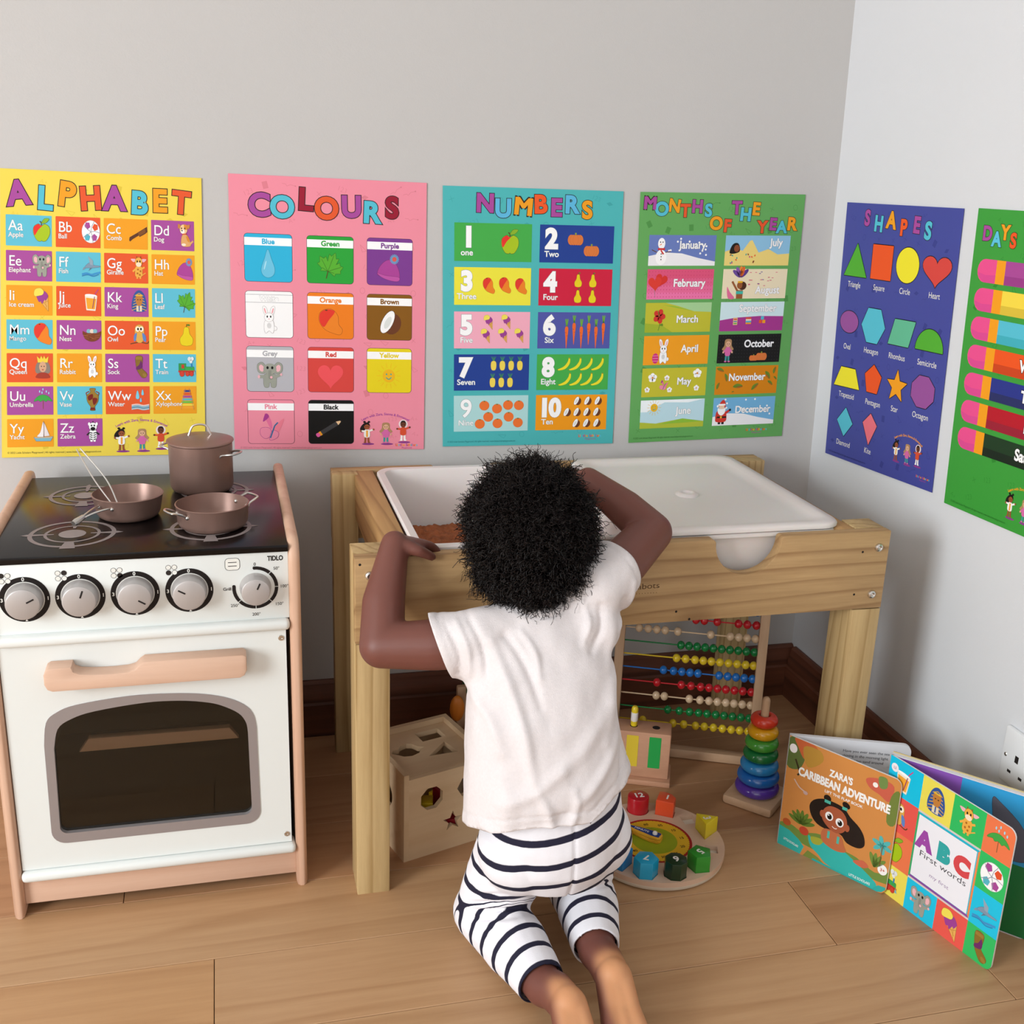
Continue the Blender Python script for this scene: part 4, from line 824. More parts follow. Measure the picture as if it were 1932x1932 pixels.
CC = ('5fbfd6', 'e65a2a', 'f0a01e', 'a84d9c')
cu = (.026, .266, .502, .739); cw = (.221, .219, .219, .219); cv = [.211+.1672*k for k in range(7)]
for k, (L_, w_, fn_, ci) in enumerate(AL):
    c, r = k % 4, k//4; u, v = cu[c], cv[r]; p.lev = 1; p.rect(u, v, u+cw[c], v+.146, CC[ci], .003)
    p.lev = 3; p.text(L_, u+.012, v+.073, .048, 'fbfbfb', (0.0 if L_ == 'Mm' else .004), 'l', 0, '6a5a5a', .012, .92); p.lev = 5; p.text(w_, u+.012, v+.104, .022, 'f4f0ee', (0.0 if L_ == 'Mm' else .012), 'l', 0, '8a7a7a', .018, .95)
    p.lev = 7; draw(p, fn_, u+.172, v+(.068 if w_ not in ('Water',) else .073), .046, .056)
trio(p, .678, 1.312, .128, PU); smallprint(p, .027, 1.394, .45)
p.build('printed_picture', fn, o)
# --- colours
p, fn, o = poster('pink colours poster with eleven colour picture cards', bk(.0174, .9715), bk(.3272, .9663), bk(.3266, .5256), bk(.0107, .5347), NBK, 'f08fa2')
doodles(p, 'e0808f', 2, skip=lambda u, v: False)
DK = '981230'
title(p, [('C', .150, .196, .104, PU, -.02), ('O', .262, .200, .100, TE, 0), ('L', .378, .158, .100, DK, .05), ('O', .484, .198, .100, RD, 0), ('U', .610, .184, .098, PU, -.02), ('R', .718, .208, .098, TE, .03), ('S', .820, .180, .098, DK, 0)])
CO = [('Blue', '2cb4dd', i_drop), ('Green', '27a338', i_leaf), ('Purple', '7d3c92', i_hat), ('White', 'fbfbfb', i_rabbit), ('Orange', 'f0801a', i_mango), ('Brown', '875811', i_coconut), ('Grey', 'b9b8be', i_elephant), ('Red', 'd9463f', i_heart), ('Yellow', 'ead41a', i_sun), ('Pink', 'f08fa2', i_butterfly), ('Black', '060606', i_pencil)]
for k, (t_, c_, fn_) in enumerate(CO):
    c, r = k % 3, k//3; u = (.071, .383, .691)[c]; v = (.287, .575, .860, 1.144)[r]; w = .236
    p.lev = 0; p.rect(u-.002, v-.002, u+w+.002, v+.240, '4a3040', .018); p.rect(u, v, u+w, v+.238, c_, .016)
    p.lev = 2; 
    if t_ == 'White': p.rect(u, v+.016, u+w, v+.018, '9a9aa0'); p.lev = 2; p.rect(u, v+.056, u+w, v+.058, '9a9aa0')
    else: p.rect(u, v+.018, u+w, v+.057, 'ffffff')
    p.lev = 4; tc = 'b0b0b4' if t_ == 'Grey' else ('ffffff' if t_ == 'White' else c_); p.text(t_, u+w/2, v+.049, .025, tc, .035, 'c', 0, '8a8a90' if t_ == 'White' else None, .02)
    p.lev = 4; draw(p, fn_, u+w*.49, v+.147, .066 if fn_ is not i_pencil else .072, .071)
trio(p, .79, 1.305, .128, PU); brandmark(p, .845, 1.395, .013); smallprint(p, .03, 1.409, .42, 'c07a88')
p.build('printed_picture', fn, o)
# --- numbers
p, fn, o = poster('teal numbers poster from one to ten with counted fruit', bk(.3533, .9630), bk(.6623, .9623), bk(.6702, .5266), bk(.3600, .5294), NBK, '49b6b8')
doodles(p, '3fa5a8', 3)
title(p, [('N', .226, .126, .088, PU, .02), ('U', .326, .150, .088, '5cb8e0', 0), ('M', .430, .140, .092, OR_, .08), ('B', .535, .124, .088, 'ee5a24', -.03), ('E', .622, .138, .086, PU, 0), ('R', .712, .120, .086, '5cb8e0', .0), ('S', .798, .146, .086, OR_, -.03)])
NM = [('1', 'one', '44ad4a'), ('2', 'Two', '1f3f92'), ('3', 'Three', 'f0e740'), ('4', 'Four', 'd01c3e'), ('5', 'Five', 'f5aec2'), ('6', 'Six', '5056a6'), ('7', 'Seven', '1f3f92'), ('8', 'Eight', '44ad4a'), ('9', 'Nine', 'b0dcdc'), ('10', 'Ten', 'f39c12')]
vt = (.186, .419, .657, .892, 1.124); hh = (.201, .202, .202, .203, .205)
for k, (d, w_, c_) in enumerate(NM):
    c, r = k % 2, k//2; u0 = (.062, .533)[c]; u1 = (.488, .955)[c]; v = vt[r]; p.lev = 1; p.rect(u0, v, u1, v+hh[r], c_)
    p.lev = 3; p.text(d, u0+.068+(.015 if d == '10' else 0), v+.122, .098, 'ffffff', (.055 if d != '9' else .018), 'c', 0, '8a9a9a', .012, .95, .9); p.lev = 3; p.text(w_, u0+.068, v+.170, .030, 'fafafa', .015, 'c', 0, '8a9a9a', .022)
def putn(fn_, pts, s, s2=None):
    for u, v in pts: p.lev = 4; draw(p, fn_, u, v, s, s2)
putn(i_apple, [(.367, .281)], .054, .066); putn(i_pumpkin, [(.735, .262), (.828, .320)], .045, .038)
putn(i_mango, [(.252, .515), (.342, .512), (.432, .516)], .036, .045); putn(i_pear, [(.758, .478), (.843, .478), (.758, .564), (.843, .564)], .029, .040)
putn(i_icecream, [(.255, .715), (.355, .712), (.240, .790), (.337, .788), (.430, .788)], .034, .040)
putn(i_carrot, [(.700+.043*k, .765+(.012 if k % 2 == 0 else -.008)) for k in range(6)], .028, .083)
putn(i_pineapple, [(.285+.050*k, .945) for k in range(4)]+[(.280+.050*k, 1.040) for k in range(3)], .031, .040)
putn(i_banana, [(.690+.066*k, .948) for k in range(4)]+[(.697+.064*k, 1.035) for k in range(4)], .038, .036)
putn(i_orange, [(.235, 1.180), (.308, 1.198), (.371, 1.178), (.434, 1.180), (.258, 1.245), (.376, 1.246), (.210, 1.285), (.312, 1.283), (.430, 1.280)], .033, .032)
putn(i_coconut, [(.775+.062*k, 1.160) for k in range(3)]+[(.716+.059*k, 1.225) for k in range(4)]+[(.772+.062*k, 1.290) for k in range(3)], .026, .028)
brandmark(p, .79, 1.372, .015); smallprint(p, .027, 1.392, .39, '2a7a7c'); p.build('printed_picture', fn, o)
# --- months
p, fn, o = poster('mid green months of the year poster nearest the corner', bk(.6926, .9623), bk(.9998, .9661), bk(1.0040, .5317), bk(.7006, .5267), NBK, '62a85a')
doodles(p, '4f9348', 4)
title(p, [('M', .055, .092, .068, PU, .04), ('O', .130, .122, .068, '54bfd4', 0), ('N', .200, .102, .064, OR_, .12), ('T', .272, .128, .064, RD, 0), ('H', .340, .105, .064, PU, .02), ('S', .410, .125, .064, '54bfd4', 0), ('O', .462, .196, .066, OR_, 0), ('F', .530, .208, .064, RD, .05), ('T', .583, .110, .066, PU, 0), ('H', .636, .146, .066, '54bfd4', .04), ('E', .700, .114, .064, OR_, .05), ('Y', .752, .212, .062, RD, 0), ('E', .812, .196, .062, PU, .05), ('A', .872, .212, .062, '54bfd4', 0), ('R', .935, .196, .066, OR_, .04)])
MO = ['January', 'February', 'March', 'April', 'May', 'June', 'July', 'August', 'September', 'October', 'November', 'December']
bgc = ['6a7fbf', 'e0567e', 'c3c034', 'f4a21c', 'c6bf32', 'bfe0ea', '8fc4e4', 'efe2c0', 'd3ecf0', '141414', 'd9860c', '74b4dd']
tp = [(0.328, 0.302), (0.322, 0.513), (0.322, 0.717), (0.35, 0.887), (0.328, 1.077), (0.337, 1.252), (0.846, 0.287), (0.814, 0.555), (0.764, 0.66), (0.791, 0.866), (0.732, 1.063), (0.788, 1.259)]
for k, m_ in enumerate(MO):
    c, r = k//6, k % 6; u0 = (.065, .528)[c]; u1 = (.470, .932)[c]; v = .229+.1872*r; v1 = v+.168; p.lev = 0; p.rect(u0, v, u1, v1, bgc[k]); w = u1-u0; rr_ = random.Random(k)
    p.lev = 2
    if m_ in ('January', 'December'):
        p.poly([(u0, v1), (u0, v+.115), (u0+.1, v+.095), (u0+.2, v+.1), (u0+.3, v+.125), (u1, v+.145), (u1, v1)], 'f2f2f4'); p.lev = 3
        for q in range(13): p.ell(u0+rr_.uniform(.02, .38), v+rr_.uniform(.01, .11), .006, .006, 'ffffff', n=8); p.lev = 3
        p.lev = 4; draw(p, i_snowman if m_ == 'January' else i_gift_man, u0+.075 if k == 0 else u0+.055, v+.088, .060, .076)
    if m_ == 'February':
        for q, c2 in enumerate(('e4628c', 'ea6c9a', 'f078ac')): p.lev = 1+q; p.rect(u0, v+.05+.04*q, u1, v1, c2); 
        l0 = 4
        for a in range(22):
            for b2 in range(8): p.lev = 5; p.rect(u0+.010+a*.018, v+.012+b2*.020, u0+.015+a*.018, v+.016+b2*.020, 'd0406c')
        p.lev = 4; p.lev = 6; p.line([(u0+.045, v+.10), (u0+.052, v+.155)], .002, '8a8a8a'); p.lev = 7; draw(p, lambda q: q.poly(heart_pts(), 'd8342c'), u0+.085, v+.060, .036, .040, .3); p.lev = 8; draw(p, lambda q: q.poly(heart_pts(), 'e03c30'), u0+.048, v+.078, .040, .044, -.1)
    if m_ == 'March': p.poly([(u0+.12, v), (u1, v), (u1, v+.055), (u0+.30, v+.05), (u0+.2, v+.02)], 'a8d49a'); p.poly([(u0+.1, v+.012), (u0+.3, v+.05), (u0+.18, v+.02)], '8fbf3a'); p.poly([(u0, v1), (u0, v+.115), (u0+.1, v+.125), (u0+.17, v1)], 'a3b52e'); p.lev = 5; draw(p, i_hibiscus, u0+.085, v+.095, .055, .062)
    if m_ == 'April':
        draw(p, lambda q: (q.ell(0, 0, .7, 1, 'd2307c'), [q.line([(-.6, y), (.6, y)], .1, 'f0a0c8') for y in (-.5, 0, .5)]), u0+.075, v+.130, .028, .030); p.lev = 6; draw(p, i_rabbit, u0+.122, v+.092, .060, .072)
    if m_ == 'May':
        for a, b2, s in ((.065, .055, .030), (.155, .058, .018), (.345, .035, .030), (.035, .125, .018), (.175, .128, .018), (.345, .122, .019)): p.lev = 2; draw(p, i_flower, u0+a, v+b2, s)
        p.lev = 2; draw(p, i_butterfly, u0+.135, v+.100, .028)
    if m_ == 'June': p.poly([(u0, v1), (u0, v+.130), (u0+.1, v+.140), (u0+.27, v+.115), (u1, v+.135), (u1, v1)], 'b4c03a'); p.poly([(u0+.12, v+.145), (u0+.27, v+.115), (u1, v+.135), (u0+.3, v+.140)], '8fbf3a'); p.poly([(u0, v), (u1, v), (u0+.3, v+.02), (u0+.15, v+.015), (u0+.04, v+.07), (u0, v+.07)], 'f4fbfd'); p.lev = 5; draw(p, i_sun, u0+.085, v+.045, .045, .048)
    if m_ == 'July':
        p.poly([(u0, v1), (u0, v+.09), (u0+.06, v+.07), (u0+.11, v+.085), (u0+.15, v+.03), (u0+.165, v+.025), (u0+.21, v+.095), (u0+.27, v+.075), (u0+.33, v+.105), (u1, v+.10), (u1, v1)], 'efd77e'); p.lev = 5
        p.spl([(u0+.03, v+.10), (u0+.045, v+.05), (u0+.08, v+.045), (u0+.09, v+.09)], '17100f'); p.ell(u0+.072, v+.072, .017, .020, '8a4a2a')
        for q in range(14): p.lev = 4; p.ell(u0+rr_.uniform(.03, .22), v+rr_.uniform(.10, .16), .006, .004, rr_.choice(('e4582b', 'd04a8a', '3fa39a', '8a4a2a')), rr_.uniform(0, 3), n=8)
    if m_ == 'August':
        for q in range(18): p.lev = 2; x = rr_.uniform(.15, .38); y = rr_.uniform(.01, .10); p.rect(u0+x, v+y, u0+x+.012, v+y+.004, rr_.choice(('d04a6a', 'e07a8a', '6a4a9a')))
        for q, (a, c2) in enumerate(((-.9, '6a4a9a'), (-.45, '8a5ab0'), (0, 'f08a3a'), (.3, 'e4682b'), (.8, '5a3a8a'))): p.lev = 3; x = u0+.11; p.ell(x+.032*math.sin(a), v+.045-.03*math.cos(a), .012, .032, c2, a)
        p.lev = 4; p.spl([(u0+.03, v+.10), (u0+.05, v+.13), (u0+.08, v+.165), (u0+.04, v+.165)], 'e4709a'); p.ell(u0+.125, v+.095, .026, .024, '4a2a18'); p.line([(u0+.10, v+.13), (u0+.06, v+.07)], .012, '9a5a30'); p.rect(u0+.09, v+.12, u0+.13, v1, '9a5a30'); p.ell(u0+.108, v+.092, .017, .020, '9a5a30'); p.rect(u0+.088, v+.125, u0+.132, v+.142, '3fb8a8'); p.rect(u0+.095, v+.068, u0+.125, v+.078, 'f0b81a')
    if m_ == 'September':
        p.poly([(u0, v1), (u0, v+.105), (u0+.1, v+.09), (u0+.25, v+.082), (u1, v+.085), (u1, v1)], 'a8398f'); p.lev = 4
        p.rect(u0+.085, v+.090, u0+.112, v+.132, 'e9c08a'); 
        for q, c2 in enumerate(('d2342c', '2f7fba', '44ad4a')): p.lev = 5; p.rect(u0+.088, v+.097+.012*q, u0+.109, v+.103+.012*q, c2)
        for q, c2 in enumerate(('e4582b', 'f5ead0', '54bfd4', 'f0a01e')): p.lev = 4; p.rect(u0+.165, v+.090+.010*q, u0+.200, v+.098+.010*q, c2)
        for a, b2, c2 in ((.25, .105, 'e4582b'), (.272, .105, 'f0a01e'), (.261, .084, '54bfd4')): p.lev = 4; p.rect(u0+a, v+b2, u0+a+.019, v+b2+.019, c2)
    if m_ == 'October':
        for a in range(22):
            for b2 in range(8): p.lev = 2; p.rect(u0+.010+a*.018, v+.012+b2*.020, u0+.014+a*.018, v+.015+b2*.020, '3f3f3f')
        p.lev = 4; draw(p, KID[1], u0+.065, v+.093, .062, .070); p.lev = 4; draw(p, i_pumpkin, u0+.235, v+.140, .028, .022); p.lev = 7; draw(p, i_pumpkin, u0+.285, v+.132, .036, .030)
    if m_ == 'November':
        for a, b2, s, g in ((.03, .02, .035, .6), (.07, .07, .035, 1.5), (.02, .12, .03, -1), (.15, .125, .045, .2), (.26, .13, .04, -.5), (.34, .06, .04, 1.2), (.38, .03, .03, -1.1), (.36, .11, .03, .9), (.12, .16, .012, 0), (.39, .08, .02, 1)): p.lev = 2; draw(p, i_tree_leaf, u0+a, v+b2*.95, s*.7, s*.7, g)
    p.lev = 10; x, y = tp[k]; p.text(m_, x, y, .041, 'ffffff', .02, 'c', 0, '9aa0a8', .018, .90, 1.0)
brandmark(p, .755, 1.372, .015); smallprint(p, .03, 1.394, .38, '2f6a2a'); p.build('printed_picture', fn, o)
# --- shapes (right wall)
def rw(y, z): return (XW(z)-0.0003, y, z)
NR = (-1, 0, 0)
p, fn, o = poster('indigo shapes poster, first on the right-hand wall', rw(1.8068, .9562), rw(1.4802, .9600), rw(1.4670, .5299), rw(1.7956, .5106), NR, '41489a')
doodles(p, '393f8a', 5)
title(p, [('S', .212, .112, .075, PU, .04), ('H', .320, .138, .075, TE, .04), ('A', .436, .118, .080, OR_, .06), ('P', .546, .148, .075, 'ee5a24', .0), ('E', .652, .130, .075, PU, .04), ('S', .747, .156, .080, TE, .06)])
K = '141420'
def sh(P, c): p.lev = 0; p.line(list(P)+[P[0], P[1]], .008, K); p.poly(P, c)
def ng(cx_, cy_, rx, ry, n, a0=-PI/2): return [(cx_+rx*math.cos(a0+2*PI*k/n), cy_+ry*math.sin(a0+2*PI*k/n)) for k in range(n)]
sh([(.144, .212), (.253, .389), (.031, .389)], '52ad32'); sh([(.291, .208), (.477, .208), (.475, .388), (.290, .388)], 'ee5620'); sh(ng(.610, .297, .096, .090, 32), 'f2e52e'); sh([(x*.113+.848, y*.085+.302) for x, y in heart_pts()], 'd8463f')
sh(ng(.127, .639, .090, .060, 30), '98519a'); sh([(.302, .544), (.420, .544), (.471, .638), (.410, .728), (.310, .728), (.250, .638)], '56bfd4'); sh([(.551, .576), (.728, .575), (.685, .711), (.506, .711)], '62ba94'); sh([(.853+.111*math.cos(a), .706-.110*math.sin(a)) for a in [PI*k/20 for k in range(21)]], '52ad32')
sh([(.089, .893), (.232, .891), (.285, .998), (.029, 1.004)], 'f2e52e'); sh(ng(.405, .925, .082, .085, 5), 'ee5620'); st = []
for k in range(10): a = -PI/2+PI*k/5; r_ = .092 if k % 2 == 0 else .040; st.append((.622+r_*math.cos(a), .925+r_*.98*math.sin(a)))
sh(st, 'f5a11c'); sh(ng(.841, .918, .100, .088, 8, PI/8), '98519a'); sh([(.174, 1.115), (.253, 1.197), (.174, 1.281), (.094, 1.197)], '56bfd4'); sh([(.418, 1.107), (.484, 1.167), (.420, 1.283), (.350, 1.167)], 'ee7482')
for t_, u, v in (('Triangle', .142, .434), ('Square', .379, .432), ('Circle', .607, .430), ('Heart', .850, .429), ('Oval', .127, .776), ('Hexagon', .361, .772), ('Rhombus', .596, .771), ('Semicircle', .850, .770), ('Trapezoid', .164, 1.047), ('Pentagon', .423, 1.048), ('Star', .622, 1.046), ('Octagon', .841, 1.043), ('Diamond', .175, 1.322), ('Kite', .419, 1.317)):
    p.lev = 1; p.text(t_, u, v+.014, .030, 'f2efe2', .0, 'c', 0, None, .02, .86)
trio(p, .768, 1.245, .118, 'f5a11c'); brandmark(p, .86, 1.362, .012); smallprint(p, .03, 1.394, .38, '262a5a'); p.build('printed_picture', fn, o)
# --- days of the week (runs out of the frame)
p, fn, o = poster('bright green days of the week poster at the right edge', rw(1.4468, .9620), rw(1.1300, .9640), rw(1.1180, .5330), rw(1.4340, .5234), NR, '399c38')
doodles(p, '2f8a30', 6)
DT = [('D', .085, .138, PU), ('A', .155, .160, '5cc4e0'), ('Y', .210, .128, OR_), ('S', .265, .160, 'ee5620'), ('O', .385, .135, PU), ('F', .450, .150, '5cc4e0'), ('T', .560, .135, OR_), ('H', .620, .150, 'ee5620'), ('E', .680, .130, PU), ('W', .770, .150, '5cc4e0'), ('E', .835, .130, OR_), ('E', .890, .150, PU), ('K', .945, .130, 'ee5620')]
title(p, [(c, u, v+.0, .060, col, 0) for c, u, v, col in DT])
DY = [('Sunday', 'a94896', '9a3b88'), ('Monday', 'f6da48', 'dcbf3c'), ('Tuesday', '56bfd4', '40afbe'), ('Wednesday', 'ee561c', 'cc4418'), ('Thursday', '28348a', '262d62'), ('Friday', 'b81528', '9a1c32'), ('Saturday', '1c3a20', '142418')]
for k, (d, c1, c2) in enumerate(DY):
    v = .222+.1315*k; h = .106; u0 = .045
    p.lev = 1; p.rect(u0, v, .25, v+h, 'ec5090', .052); p.lev = 2; p.poly([(u0+.003, v+.062), (u0+.06, v+.072), (.20, v+.066), (.20, v+h), (u0+.05, v+h), (u0+.015, v+h*.8)], 'de4a92')
    p.lev = 3; p.rect(.175, v, .240, v+h, 'f5a01a'); p.rect(.236, v, .86, v+h, c1); p.rect(.236, v+h*.62, .86, v+h, c2); p.poly([(.86, v), (.97, v+h/2), (.86, v+h)], 'edc79a')
    p.lev = 7; p.text(d, .57, v+.075, .050, 'ffffff', .035, 'c', 0, '1a1414', .04, .9)
trio(p, .56, 1.285, .118, 'f5a11c'); smallprint(p, .05, 1.392, .40, '226a22'); p.build('printed_picture', fn, o)
# ------------------------------------------------------------------ wall socket
plate = thing('wall_socket', 'white double wall socket low on the right-hand wall', 'socket', (XW(.2), 1.146, 0.170))
m_plast = mat('white_plastic', 'eef0f2', 0.3, coat=0.2)
def onwall(bm, y0, y1, z0, z1, d0, d1, bev=0.0):
    box(bm, (-d1, y0-1.146, z0-.170), (-d0, y1-1.146, z1-.170), bev)
b = NB(); onwall(b, 1.073, 1.2185, .170, .256, 0.0, .009, .004); obj('faceplate', b, m_plast, plate, 40)
for yc in (1.184, 1.108):
    b = NB(); onwall(b, yc+.0015-.0045+.001, yc+.0015+.0045-.001, .211, .2215, .0085, .0094); b2 = obj('earth_slot', b, m_dark, plate, 0)
    for dy in (-.011, .0125):
        b = NB(); onwall(b, yc+dy-.0035, yc+dy+.0035, .1905, .1945, .0085, .0094); obj('pin_slot', b, m_dark, plate, 0)
for yc in (1.209, 1.083):
    b = NB(); lathe(b, [(0, .0008), (.0022, .0008), (.0030, 0)], 14, Matrix.Translation((-.009, yc-1.146, .213-.170))@Matrix.Rotation(-PI/2, 4, 'Y')); obj('cover_screw', b, m_steel, plate)
# ------------------------------------------------------------------ standing board books
m_board = mat('board_white', 'e9e6e2', 0.5); m_boardy = mat('board_page_edge', 'cdbb86', 0.6); m_boardw = mat('board_page', 'dfdfe4', 0.45)
def board(bm, P0, P1, H, th, side, r=0.012, z0=0.0):
    """standing board from P0 to P1 (floor plan), thickness th to the left (+1) or right (-1) of the direction, outer corners rounded"""
    P0, P1 = Vector((*P0, 0)), Vector((*P1, 0)); U = (P1-P0); L_ = U.length; U.normalize(); N = Vector((U.y, -U.x, 0))*side
    pts = [(0, z0), (L_-r, z0)]+[(L_-r+r*math.sin(PI/2*k/5), z0+r-r*math.cos(PI/2*k/5)) for k in range(1, 6)]+[(L_, H-r)]+[(L_-r+r*math.cos(PI/2*k/5), H-r+r*math.sin(PI/2*k/5)) for k in range(1, 6)]+[(0, H)]
    Mx = Matrix(((U.x, 0, N.x, P0.x), (U.y, 0, N.y, P0.y), (0, 1, 0, 0), (0, 0, 0, 1)))
    prism(bm, pts, 0, th, Mx); return U, N, L_
def book(name, label, S0, E1, E2, H, th1, th2, grp='open board books'):
    t_ = thing(name, label, 'book', (S0[0], S0[1], 0), 0, grp); off = lambda P: (P[0]-S0[0], P[1]-S0[1])
    b = NB(); U, N, L1 = board(b, (0, 0), off(E1), H, th1, -1); fb = obj('front_board', b, m_board, t_, 40)
    b = NB(); U2, N2, L2 = board(b, (0, 0), off(E2), H, th2, -1, 0.012); pb = obj('page_block', b, m_boardw, t_, 40)
    return t_, fb, pb, U, N, L1, U2, N2, L2
# Caribbean adventure book
S0, E1, E2 = (.807, 1.360), (.901, 1.206), (.974, 1.2945)
t_, fb, pb, U, N, L1, U2, N2, L2 = book('board_book', 'open board book with an orange cover showing a girl with black hair', S0, E1, E2, .189, .0022, .0060)
def cover_fn(U, N, L_, H, out): return lambda u, v, h: U*u+Vector((0, 0, H-v))-N*(out+0.0003+h)
p = Print(0.00003); Wb, Hb = L1, .189; p.lim = (Wb, Hb)
def rc(c, x0=0, y0=0, x1=Wb, y1=Hb, r=.0115):
    P = [(x0, y0)]+[(x1-r+r*math.sin(PI/2*k/5), y0+r-r*math.cos(PI/2*k/5)) for k in range(6)]+[(x1-r+r*math.cos(PI/2*k/5), y1-r+r*math.sin(PI/2*k/5)) for k in range(6)]+[(x0, y1)]; p.poly(P, c)
rc('d08a48')
p.spl([(0, .004), (.02, .002), (.03, .02), (.022, .048), (.0, .05)], '5f6f3a'); p.spl([(.01, 0), (.04, 0), (.05, .012), (.03, .03), (.016, .014)], 'c8643a'); p.spl([(.025, .01), (.052, .006), (.058, .022), (.035, .04)], 'b98b3a'); p.line([(.014, .035), (.024, .055), (.02, .06)], .003, '3a3020')
p.spl([(.128, .018), (.150, .010), (.170, .014), (.166, .040), (.150, .035), (.134, .030)], 'c95f4a'); p.spl([(.146, .008), (.158, .006), (.160, .020), (.150, .024)], '6f8a4a'); p.spl([(.168, .030), (.1795, .020), (.1795, .070), (.166, .072)], '6f7f3a'); p.ell(.1425, .0225, .004, .004, 'f4efe6')
p.ell(.0085, .019, .0065, .0075, 'f4efee'); p.lev = 3; p.ell(.0085, .019, .003, .003, 'c87878')
p.lev = 3
# sea, bank and plants
p.spl([(0, .150), (.02, .146), (.04, .150), (.07, .140), (.10, .148), (.13, .150), (.16, .160), (Wb, .150), (Wb, .170), (.1, .172), (0, .165)], '6f8a3e'); p.poly([(0, .155), (.018, .157), (.035, .165), (.045, .1735), (.040, .1885), (0, .1885)], '2fb0a8'); p.spl([(.050, .150), (.062, .1545), (.080, .150), (.105, .149), (.125, .156), (.150, .168), (.165, .1775), (.160, .187), (.12, .188), (.085, .184), (.07, .175), (.055, .166)], '2fb3ab'); p.poly([(.052, .176), (.07, .180), (.085, .1885), (.045, .1885)], '7a8a3e'); p.poly([(.062, .185), (.16, .187), (.168, .1775), (Wb-.001, .176), (Wb-.001, .180), (Wb-.006, .186), (Wb-.013, .1888), (.06, .1888)], '2aa9a2')
p.lev = 8
for a in range(7): an = -1.2+a*.4; p.ell(.036+.012*math.sin(an), .138-.012*math.cos(an), .0035, .012, '5f7a2e', an); p.lev = 8
p.lev = 9; p.ell(.042, .147, .008, .007, 'c0452e'); p.lev = 9; p.ell(.012, .145, .007, .006, 'b5542a'); p.lev = 9; p.spl([(.055, .150), (.075, .147), (.07, .158), (.058, .160)], 'a3a83a')
p.lev = 9; p.spl([(.125, .158), (.14, .150), (.15, .156), (.14, .162)], 'c9664a'); p.lev = 9
for a in (-.4, 0, .4, .8): p.ell(.158+.010*math.sin(a), .150-.010*math.cos(a), .0035, .012, '6f8a3a', a); p.lev = 9
for a in range(6): an = a*PI/3+.3; p.ell(.165+.008*math.cos(an), .112+.007*math.sin(an), .008, .0035, '4fb3b0', an); p.lev = 9
p.line([(.166, .114), (.166, .146)], .0018, '9a6a3a'); p.lev = 9; p.ell(.171, .150, .0075, .0085, 'f6f3f0')
p.lev = 10; p.text('3+', .171, .153, .005, 'c0452e', .02, 'c')
# girl
p.lev = 10; hair = '1c1513'
p.spl([(.052, .088), (.066, .080), (.080, .078), (.100, .080), (.112, .090), (.128, .100), (.137, .112), (.139, .126), (.130, .134), (.112, .134), (.100, .125), (.075, .127), (.060, .124), (.050, .114), (.046, .100)], hair)
p.ell(.073, .076, .006, .0055, hair); p.ell(.1035, .0745, .0065, .005, hair, .4); p.rect(.069, .079, .079, .084, '4fb3a0'); p.rect(.098, .078, .106, .083, '4fb3a0')
p.lev = 15; p.spl([(.070, .138), (.076, .126), (.100, .126), (.108, .140), (.112, .150), (.095, .155), (.075, .150)], 'bd6a44'); p.rect(.080, .128, .084, .140, '4fb3a0'); p.rect(.096, .130, .100, .142, '4fb3a0')
p.lev = 18; p.spl([(.070, .095), (.080, .086), (.096, .086), (.106, .094), (.109, .108), (.104, .120), (.092, .126), (.078, .121), (.068, .110)], 'a9583a'); p.ell(.068, .104, .004, .006, 'a9583a'); p.ell(.1095, .110, .004, .006, 'a9583a')
for x, y in ((.0795, .1035), (.097, .1065)): p.lev = 21; p.ell(x, y, .0065, .0072, 'f4f0ee'); p.ell(x+.0006, y+.0006, .0038, .0046, '14100e'); p.ell(x-.001, y-.0015, .0011, .0011, 'ffffff')
p.lev = 21; p.cur([(.086, .1175), (.0905, .1195), (.094, .118)], .0012, 'f4e6e0')
p.lev = 21; p.text("ZARA'S", .090, .0385, .0105, 'f7f3ee', .045, 'c', w=.037); p.lev = 21; p.text('CARIBBEAN ADVENTURE', .0955, .0575, .0125, 'f7f3ee', .05, 'c', w=.148); p.lev = 21; p.text('LIFT THE FLAP BOOK', .098, .0675, .0042, 'f7f3ee', .02, 'c', w=.062)
p.lev = 21; p.cur([(.016, .068), (.026, .078), (.038, .082)], .0022, 'd9b7a4'); p.ell(.037, .083, .004, .003, 'c9a7a0')
p.lev = 22; p.text('LITTLE SCHOLARS', .010, .176, .0036, 'e4f6f4', .02, 'l', .12, w=.026); p.lev = 22; p.text('LITTLE SCHOLARS', .122, .184, .0040, 'e4f6f4', .02, 'l', 0, w=.034)
p.build('printed_cover', cover_fn(U, N, L1, Hb, 0), fb, m_inkg)
b = NB(); V = []
p = Print(0.00003)
for k, y in enumerate((.020, .028, .036)): p.lev = 0; p.text(('Have you ever seen the sea', 'shining in the morning light', 'with golden sand around')[k], .080, y, .0042, '4a4a50', .0, 'l')
p.build('printed_page', cover_fn(U2, N2, L2, .189, 0), pb, m_inkg)
